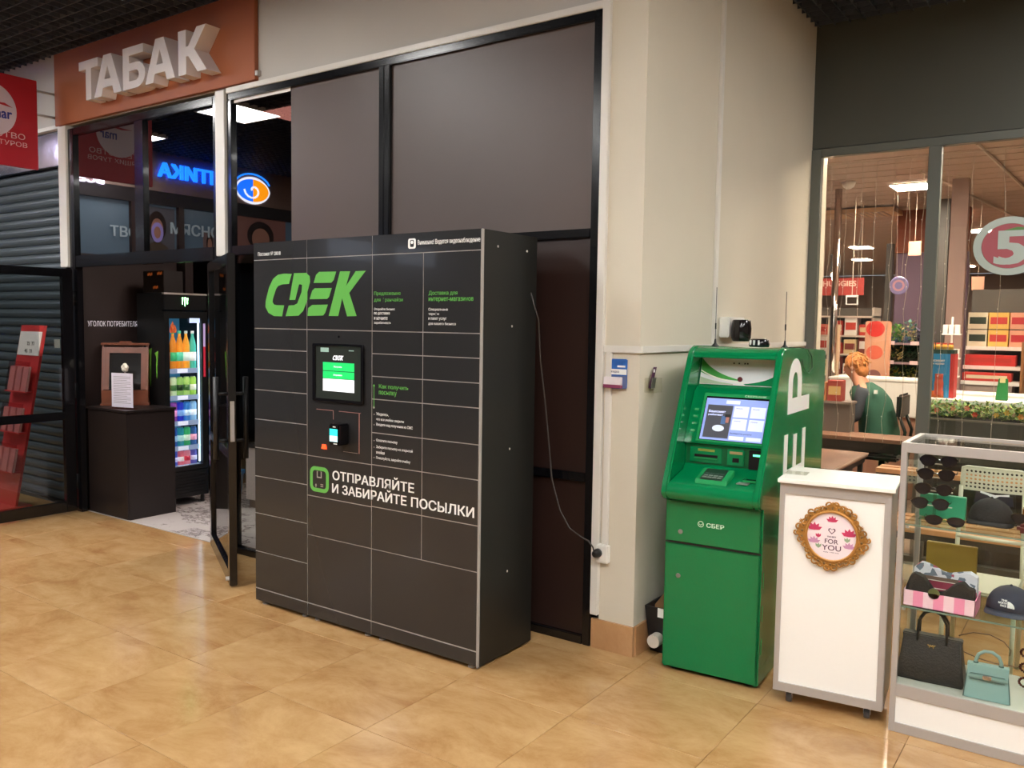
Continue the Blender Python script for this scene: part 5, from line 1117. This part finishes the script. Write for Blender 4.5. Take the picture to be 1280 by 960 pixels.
nm8 = ['red', 'cream', 'dark red', 'tan', 'coral', 'white', 'maroon', 'salmon']; lv = ['lowest', 'second', 'third', 'fourth', 'fifth', 'top']
for k, z in enumerate((.75, 1.05, 1.3, 1.52)):
    for i in range(7): c = (i*3+k*2) % 8; pack('goods_pack', '%s pack, %s from left on the %s board of the far left shelf' % (nm8[c], ['first', 'second', 'third', 'fourth', 'fifth', 'sixth', 'last'][i], lv[k+1]), 'pack', pc_[c], pc_[(c+3) % 8], -3.46+.165*i, 10.63, z+.001, .14, .2, .13+.04*((i+k) % 3), 'packs on the far left shelf')
t = E('nappy_banner', 'red shop banner with pale lettering hanging over the far shelves', 'banner', (-2.64, 9.95, 1.97)); B('banner', mat('banner red', '#a63a34', .5), -.12, .36, 0, .01, 0, .19, t); text('HUGGIES', (-.08, -.001, .10), X3, Z3, .36, .06, mat('banner cream', '#e0b8a8', .5), t, bold=.03)
for x in (-.08, .32): MB().tube([(x, .005, .19), (x, .005, 1.03)], .003, 5).build('wire', wr, t)
t = E('price_display', 'white framed display box with pale strip above the cashier', 'sign', (-2.29, 9.4, 1.85)); MB().ring([(-.04, 0), (.08, 0), (.08, .10), (-.04, .10)], [(-.03, .01), (.07, .01), (.07, .08), (-.03, .08)], 0, .02).build('frame', whitep_m, t); MB().tube([(.02, .01, .1), (.02, .01, 1.15)], .004, 5).build('rod', wr, t)
t = E('promo_board', 'pale wooden promotion board with red circles behind the cashier', 'board', (-2.10, 9.3, 0)); bd = mat('peach board', '#d29a7c', .5); B('board', bd, 0, .25, 0, .03, 0, 1.68, t, .01)
for z, r, c in ((1.60, .09, '#c8302a'), (1.36, .08, '#d06048'), (1.12, .07, '#8a5a58')): MB().prism(circ(.10, z, r, r*.9, 20), -.002, 0).build('circle_print', mat('print '+c, c, .5), t)
t = E('white_column_display', 'slim cream column display left of the promotion board', 'stand', (-2.42, 9.1, 0)); 
for k, c in enumerate(('#e8dcc8', '#f0e8dc', '#c8a888')): B('slat', mat('column '+c, c, .5), .035*k, .035*k+.032, 0, .1, 0, 1.72-.04*k, t)
t = E('flower_shelf', 'dark tiered plant shelf right of the promotion board', 'shelf', (-1.98, 9.5, 0)); dk = mat('dark shelf green', '#23261e', .7)
B('back_panel', dk, 0, .44, .3, .32, 0, 1.5, t)
for z in (1.0, 1.26, 1.46): s_ = B('shelf_board', mat('mauve edge', '#8a7078', .5), 0, .44, 0, .3, z-.02, z, t); [B('price_tag', mat('tag pink', '#e8c8c8', .5), x, x+.08, -.004, 0, z-.02, z+.018, s_) for x in (.05, .28)]
def foliage(o_name, lb, cat, loc, w, d, h, n, cols_, seed, size=.03, kind=None, grp=None, pot=None):
    rnd = random.Random(seed); t = E(o_name, lb, cat, loc, group=grp)
    for ci, c in enumerate(cols_):
        mb = MB()
        for k in range(n//len(cols_)):
            p = Vector((rnd.uniform(0, w), rnd.uniform(0, d), rnd.uniform(0, h)*rnd.random()**.4)); a = rnd.uniform(0, 2*PI); L_ = size*rnd.uniform(.6, 1.5); dr_ = Vector((math.cos(a), math.sin(a)*.6, rnd.uniform(.1, .9))).normalized(); sd = dr_.cross(Vector((0, 0, 1))).normalized()*L_*.28
            mb.add([tuple(p), tuple(p+dr_*L_*.5+sd), tuple(p+dr_*L_), tuple(p+dr_*L_*.5-sd)], [(0, 1, 2, 3)])
        mb.build('leaves', mat('leaf '+c, c, .6), t, kind='stuff')
    if pot: MB().lathe([(w*.32, -.001-.0), (w*.42, h*.3), (w*.38, h*.3)], (w/2, d/2, 0), 14).build('pot', mat('pot '+pot, pot, .5), t)
    return t
for i, (x, z, h, cs_, pt_) in enumerate(((.01, 1.461, .20, ['#4a8a3c', '#8ab860'], '#4a6a8a'), (.15, 1.461, .22, ['#3a7a6a', '#d8c890'], '#40507a'), (.30, 1.461, .15, ['#5a5a78', '#7a6a80'], '#5a5078'), (.02, 1.261, .16, ['#2c3a20', '#c8b070'], '#3a3020'), (.20, 1.261, .15, ['#22301c', '#34402a'], '#2a2a22'), (.02, 1.001, .19, ['#3a5a24', '#b0902c'], '#2a2420'), (.20, 1.001, .2, ['#2c4a24', '#a89a3a'], '#2a2420'))):
    foliage('potted_plant', ['leafy green plant at the left of the plant shelf top', 'blue green plant in the middle of the plant shelf top', 'dull violet plant at the right of the plant shelf top', 'dark plant at the left of the plant shelf middle board', 'dark plant at the right of the plant shelf middle board', 'yellow green plant at the left of the plant shelf lower board', 'yellow green plant at the right of the plant shelf lower board'][i], 'plant', (-1.97+x, 9.55, z), .14, .14, h, 160, cs_, i+10, .05, grp='plants on the tiered shelf', pot=pt_)
t = E('white_counter', 'bright white counter front behind the office chair', 'counter', (-2.25, 8.6, 0)); B('counter_front', pan_m, 0, .95, 0, .5, .78, 1.11, t, .003); B('counter_base', mat('counter base pink', '#a87c68', .6), .02, .93, .03, .48, 0, .78, t); B('counter_top', pan_m, -.01, .96, -.01, .51, 1.11, 1.13, t, .002)
# right window pane
t = E('planter_box', 'long dark grey planter box behind the right window pane', 'planter', (-1.08, 6.45, 0)); B('box_front', mat('grey planter', '#4e4a40', .5, var=.1), 0, .70, 0, .30, .70, .985, t, .004); B('rim', mat('planter rim', '#8a8070', .4), -.004, .704, -.004, .304, .985, .997, t, .002); B('stand_leg', st2, .02, .68, .03, .27, 0, .70, t)
B('soil', mat('soil', '#2a2018', .9), .02, .68, .02, .28, .990, .999, t)
foliage('planter_foliage', 'dense green foliage with small orange flowers in the grey planter box', 'plants', (-1.07, 6.47, .999), .66, .25, .11, 1500, ['#557a30', '#7a9a44', '#3f6a34', '#93a048'], 31, .03)
for i, (x, z, c, nm) in enumerate(((.10, 1.06, '#e06a48', 'orange'), (.20, 1.08, '#e8907a', 'salmon'), (.285, 1.085, '#e87060', 'coral'), (.335, 1.045, '#d8281c', 'bright red'), (.46, 1.05, '#e0b03a', 'yellow'), (.52, 1.07, '#d8a838', 'golden'), (.60, 1.05, '#e08a2a', 'amber'))):
    t = E('flower', nm+' flower in the grey planter box', 'flower', (-1.07+x, 6.462, z-.01), group='flowers in the planter box'); MB().tube([(0, 0, -.05), (0, 0, 0)], .0015, 5).build('stem', MC['leaf #3f6a34'], t)
    for k in range(6): a = 2*PI*k/6; MB().add([(0, 0, 0), (.014*math.cos(a-.4), -.004, .014*math.sin(a-.4)), (.022*math.cos(a), -.008, .022*math.sin(a)), (.014*math.cos(a+.4), -.004, .014*math.sin(a+.4))], [(0, 1, 2, 3)]).build('petal', mat('petal '+c, c, .5), t)
t = E('dark_crate', 'dark maroon crate at the right end of the planter box', 'crate', (-.34, 6.45, 0)); B('crate_body', mat('maroon crate', '#241a1c', .5), 0, .5, 0, .3, .7, .99, t, .004)
t = E('service_counter', 'long bright counter behind the planter in the right pane', 'counter', (-1.14, 7.0, 0)); B('counter_front', mat('salmon laminate', '#d8b09a', .5), 0, .95, 0, .45, .0, 1.06, t, .003); B('counter_top', pan_m, -.02, .97, -.02, .47, 1.06, 1.09, t, .003)
t = E('blue_display', 'blue cardboard product display with red side on the bright counter', 'display', (-1.155, 7.10, 1.091))
B('front_card', mat('display blue', '#2b7fae', .5), 0, .165, 0, .01, 0, .33, t); B('side_card', mat('display red', '#b8302c', .5), .165, .195, .0, .16, 0, .33, t); B('back_card', mat('display back', '#1f5f86', .5), 0, .165, .15, .16, 0, .33, t); B('tray', mat('display tray', '#20382c', .5), .005, .19, .01, .15, .33, .36, t)
MB().lathe([(.030, .0), (.032, .09), (.026, .12), (.028, .13), (.028, .16)], (.095, -.002, .02), 14).build('printed_jar', mat('printed jar', '#a84430', .5), t); text('бисквит', (.02, -.001, .27), X3, Z3, .11, .02, mat('display cream', '#e6d8d0', .5), t, bold=.04); text('и крем', (.045, -.001, .245), X3, Z3, .08, .016, MC['display cream'], t, bold=.03)
B('printed_tray', mat('printed orange', '#c86a30', .5), .0, .13, -.002, 0, .0, .05, t)
for i in range(4): t = E('jam_jar', ['first', 'second', 'third', 'fourth'][i]+' yellow jar from left on the blue display', 'jar', (-1.125+.042*i, 7.16, 1.453), group='jars on the blue display'); MB().lathe([(.018, 0), (.019, .03), (.015, .038)], n=12).build('glass_body', mat('jar amber', '#e8b048', .3), t, smooth=True); MB().lathe([(.017, .038), (.017, .05)], n=12).build('lid', mat('jar lid red', '#d05840', .4), t)
t = E('white_spice_rack', 'white wire rack of small packs behind the blue display', 'rack', (-1.10, 7.9, 1.09)); MB().tube([(0, 0, 0), (0, 0, .62)], .008, 8).build('pole', whitep_m, t)
for z in (.12, .27, .47): s_ = B('tray', whitep_m, -.07, .07, -.04, .04, z, z+.012, t); [B('packet', pan_m, x, x+.035, -.03, .02, z+.012, z+.085, s_) for x in (-.065, -.02, .025)]
B('stand_foot', whitep_m, -.06, .06, -.05, .05, 0, .006, t)
t = E('service_counter', 'second pale counter under the white rack', 'counter', (-1.25, 7.7, 0)); B('counter_top', pan_m, 0, .8, 0, .4, 1.06, 1.09, t, .002); B('counter_front', MC['salmon laminate'], .02, .78, .02, .38, 0, 1.06, t)
t = E('carton_rack', 'stepped rack of red and yellow cartons in the right window pane', 'rack', (-1.16, 9.0, 0)); gy = mat('rack grey', '#a09088', .5)
for z, y in ((1.13, 0), (1.27, .1), (1.45, .2)): B('shelf_board', whitep_m, 0, .42+.06, y, y+.3, z-.035, z, t)
B('rack_front', gy, 0, .42, .02, .3, .9, 1.095, t); B('rack_base', pan_m, -.05, .6, -.05, .5, .0, .9, t, .003); B('back_panel', dp, 0, .9, .5, .53, .9, 2.0, t); B('side_panel', mat('wood side', '#9a6a40', .5), .48, .50, .0, .5, .9, 1.5, t)
k = 0
def carton(x, y, z, w, h, c1_, c2_, lb): pack('carton', lb, 'carton', c1_, c2_, x, y, z, w, .2, h, 'cartons on the stepped rack')
carton(-1.15, 9.01, 1.131, .40, .075, '#c8352c', '#e8d8b8', 'red carton on the lowest step of the carton rack')
carton(-1.15, 9.11, 1.271, .42, .10, '#cc2f2a', '#b83028', 'long red carton on the middle step of the carton rack')
for r in range(2):
    for i in range(5): c1_, c2_ = [('#e8dcc0', '#2a3a2c'), ('#e8c060', '#c83a38'), ('#e8a888', '#c02c34'), ('#ecd890', '#d04038'), ('#e0b8a0', '#b83030')][i]; carton(-1.15+.175*i, 9.22, 1.451+.165*r, .165, .155, c1_, c2_, '%s carton, %s from left in the %s row on the carton rack' % (['cream and dark green', 'yellow and red', 'peach and red', 'pale yellow and red', 'beige and red'][i], ['first', 'second', 'third', 'fourth', 'fifth'][i], ['lower', 'upper'][r]))
t = E('goods_rack', 'dark red goods rack at the right edge behind the chrome pole', 'rack', (-.52, 8.3, 0)); 
for z in (.9, 1.05, 1.2, 1.42): B('shelf_board', mat('shelf rose', '#b08078', .5), 0, .7, 0, .35, z-.015, z, t)
B('upright', dp, 0, .02, 0, .35, 0, 1.5, t); B('upright', dp, .68, .70, 0, .35, 0, 1.5, t)
for k, z in enumerate((.9, 1.05, 1.2)):
    for i in range(4): pack('red_pack', 'dark red pack, %s from left on the %s board of the right goods rack' % (['first', 'second', 'third', 'fourth'][i], ['lowest', 'middle', 'top'][k]), 'pack', '#8a1c28', '#c0485a', -.49+.16*i, 8.33, z+.001, .15, .2, .11, 'dark red packs on the right rack')
t = E('green_bag', 'green and yellow bag standing on the bright counter end', 'bag', (-.66, 7.15, 1.091)); MB().add([(-.03, 0, 0), (.05, 0, 0), (.05, .05, 0), (-.03, .05, 0), (-.015, .01, .16), (.045, .01, .16), (.045, .04, .16), (-.015, .04, .16)], [(0, 3, 2, 1), (4, 5, 6, 7), (0, 1, 5, 4), (1, 2, 6, 5), (2, 3, 7, 6), (3, 0, 4, 7)]).build('bag_body', mat('bag green', '#1f7a38', .5), t, bevel=.004); B('tag', mat('tag yellow', '#e8d8a0', .5), -.005, .03, .005, .009, .13, .17, t)
t = E('plastic_bottle', 'clear plastic bottle with green cap at the right end of the planter', 'bottle', (-.41, 6.42+.06, .997)); MB().lathe([(.02, 0), (.022, .06), (.009, .085), (.009, .095)], n=12).build('bottle_body', glass('bottle plastic', '#c8e0c8', .8, .1), t, smooth=True); MB().lathe([(.011, .095), (.011, .11)], n=12).build('cap', mat('cap green', '#3a8a5a', .5), t)

# ------------------------------------------------------------ far left end of the hall (seen mirrored in the shop front)
XL = -10.08
fas = mat('pale fascia band', '#8d7268', .6); dkg = mat('dark shop front', '#3c4450', .3)
B('wall_left', fas, XL-.2, XL, -7, W, 3.22, 3.95, kind='structure'); B('wall_left', mat('dark wall', '#2c2426', .5), XL-.2, XL, -7, W, 3.05, 3.22, kind='structure'); B('wall_left', dkg, XL-.2, XL-.06, -7, W, 0, 3.0499, kind='structure')
w4 = E('window_4', kind='structure')
for y in (-6, -4.5, -3, -1.45, -.05, .56, 1.22, 1.95): B('frame_bar', mat('dark bronze', '#3a2824', .4), XL-.06, XL+.01, y-.04, y+.04, 0, 3.05, w4)
B('frame_bar', MC['dark bronze'], XL-.06, XL+.01, -7, W, 2.28, 2.36, w4)
for y0, y1 in ((-1.41, -.09), (-.01, .52), (.6, 1.18), (1.26, 1.91)): B('glass_pane', mat('lit shop pane', '#5a6a78', .2, em='#5a6a7c', es=.25), XL-.055, XL-.05, y0, y1, 2.36, 3.05, w4)
blue = emis('blue sign letter', '#1e7dff', 3.4)
t = E('optician_sign', 'blue illuminated optician lettering with an eye emblem, mirrored in the glass', 'sign', (XL, 0, 3.4))
text('ОПТИКА', (.025, -.26, 0), Y3, Z3, 1.17, .19, blue, t, 'letters', .04, .02)
def eye(ry, rz, m, d, nm):
    n = 20; up = [(-.57+ry*math.cos(PI*k/n), .02+rz*math.sin(PI*k/n)**1.2) for k in range(n+1)]; lo = [(-.57-ry*math.cos(PI*k/n), .02-rz*math.sin(PI*k/n)**1.2) for k in range(1, n)]
    return MB().prism(up+lo, .01, .01+d, 'x').build(nm, m, t)
eye(.30, .19, emis('eye white', '#f0f2ff', 2.2), .01, 'eye_outline')
n = 20
MB().prism([(-.57+.27*math.cos(PI/2+PI*k/n), .02+.155*math.sin(PI/2+PI*k/n)) for k in range(n+1)], .02, .024, 'x').build('eye_half', emis('eye orange', '#ff9a10', 2.2), t)
MB().prism([(-.57+.27*math.cos(-PI/2+PI*k/n), .02+.155*math.sin(-PI/2+PI*k/n)) for k in range(n+1)], .02, .024, 'x').build('eye_half', emis('eye blue', '#1a6cff', 2.6), t)
MB().tube([(.027, -.57+(.02+.0095*k)*math.cos(k*.45), .02+(.02+.0085*k)*math.sin(k*.45)*.95) for k in range(15)], .014, 6).build('eye_swirl', MC['eye white'], t)
MB().tube([(.02, -.57+.31*math.cos(a), .05+.20*math.sin(a)) for a in [PI*.12+PI*.76*k/10 for k in range(11)]], .012, 6).build('eye_brow', blue, t)
wl = emis('white sign letter', '#ece6f4', 3)
t = E('corner_sign', 'white illuminated lettering at the end of the fascia, mirrored in the glass', 'sign', (XL, 0, 3.2)); text('АН', (.025, 1.80, .21), Y3, Z3, .33, .18, wl, t, 'letters', .04, .02); text('ВСЕ', (.025, 1.62, .0), Y3, Z3, .32, .085, wl, t, 'letters', .03, .02)
gl_ = mat('grey window lettering', '#aab6bc', .5, em='#aab6bc', es=.22)
t = E('window_lettering', 'grey lettering across the far shop panes, seen mirrored in the glass', 'lettering', (XL, 0, 2.6)); text('ТВОЙ', (-.03, 1.02, .0), Y3, Z3, .50, .17, gl_, t, 'letters', .02, .005, flip=True); text('МЯСНОЙ', (-.03, -.20, .10), Y3, Z3, .90, .19, gl_, t, 'letters', .02, .005, flip=True)
def portrait(lb, y, z, w, h, bgc, disc=None):
    t = E('portrait_poster', lb, 'poster', (XL-.048, y, z)); B('sheet', mat('poster '+bgc, bgc, .5, em=bgc, es=.25), 0, .004, -w/2, w/2, 0, h, t)
    hm = mat('poster hair', '#2e1a16', .6); s_ = mat('poster skin', '#9a6a58', .5, em='#9a6a58', es=.2)
    MB().prism(circ(0, h*.62, w*.26, h*.30, 24), .004, .006, 'x').build('hair_shape', hm, t); MB().prism(circ(0, h*.56, w*.17, h*.22, 24), .006, .008, 'x').build('face_shape', s_, t)
    MB().prism([(-w*.4, 0), (w*.4, 0), (w*.3, h*.22), (w*.08, h*.32), (-w*.08, h*.32), (-w*.3, h*.22)], .004, .006, 'x').build('shoulder_shape', mat('poster cloth', '#4a3a2c', .6), t)
    if disc: MB().ring(circ(0, h*.5, w*.17, h*.2, 24), circ(0, h*.5, w*.10, h*.12, 24), .009, .011, 'x').build('round_mark', mat('violet mark', '#8a7ab8', .5, em='#8a7ab8', es=.4), t)
portrait('dark haired portrait poster with violet ring in the far shop, seen mirrored', .88, 2.38, .50, .64, '#4e4a50', True); portrait('brownish portrait poster under the eye emblem, seen mirrored', -.75, 2.38, .9, .68, '#7a5048')
portrait('small portrait poster at the end of the pane lettering, seen mirrored', .1, 2.38, .2, .4, '#6a5250')
for k, y in enumerate((-3.75, -5.3)): t = E('shop_light', ('nearer' if k == 0 else 'farther')+' soft light box in the far left shop window', 'light', (XL-.05, y, 2.6)); B('light_box', emis('soft light box', '#c8d4e8', 1.4), 0, .03, -.5, .5, 0, .3, t)
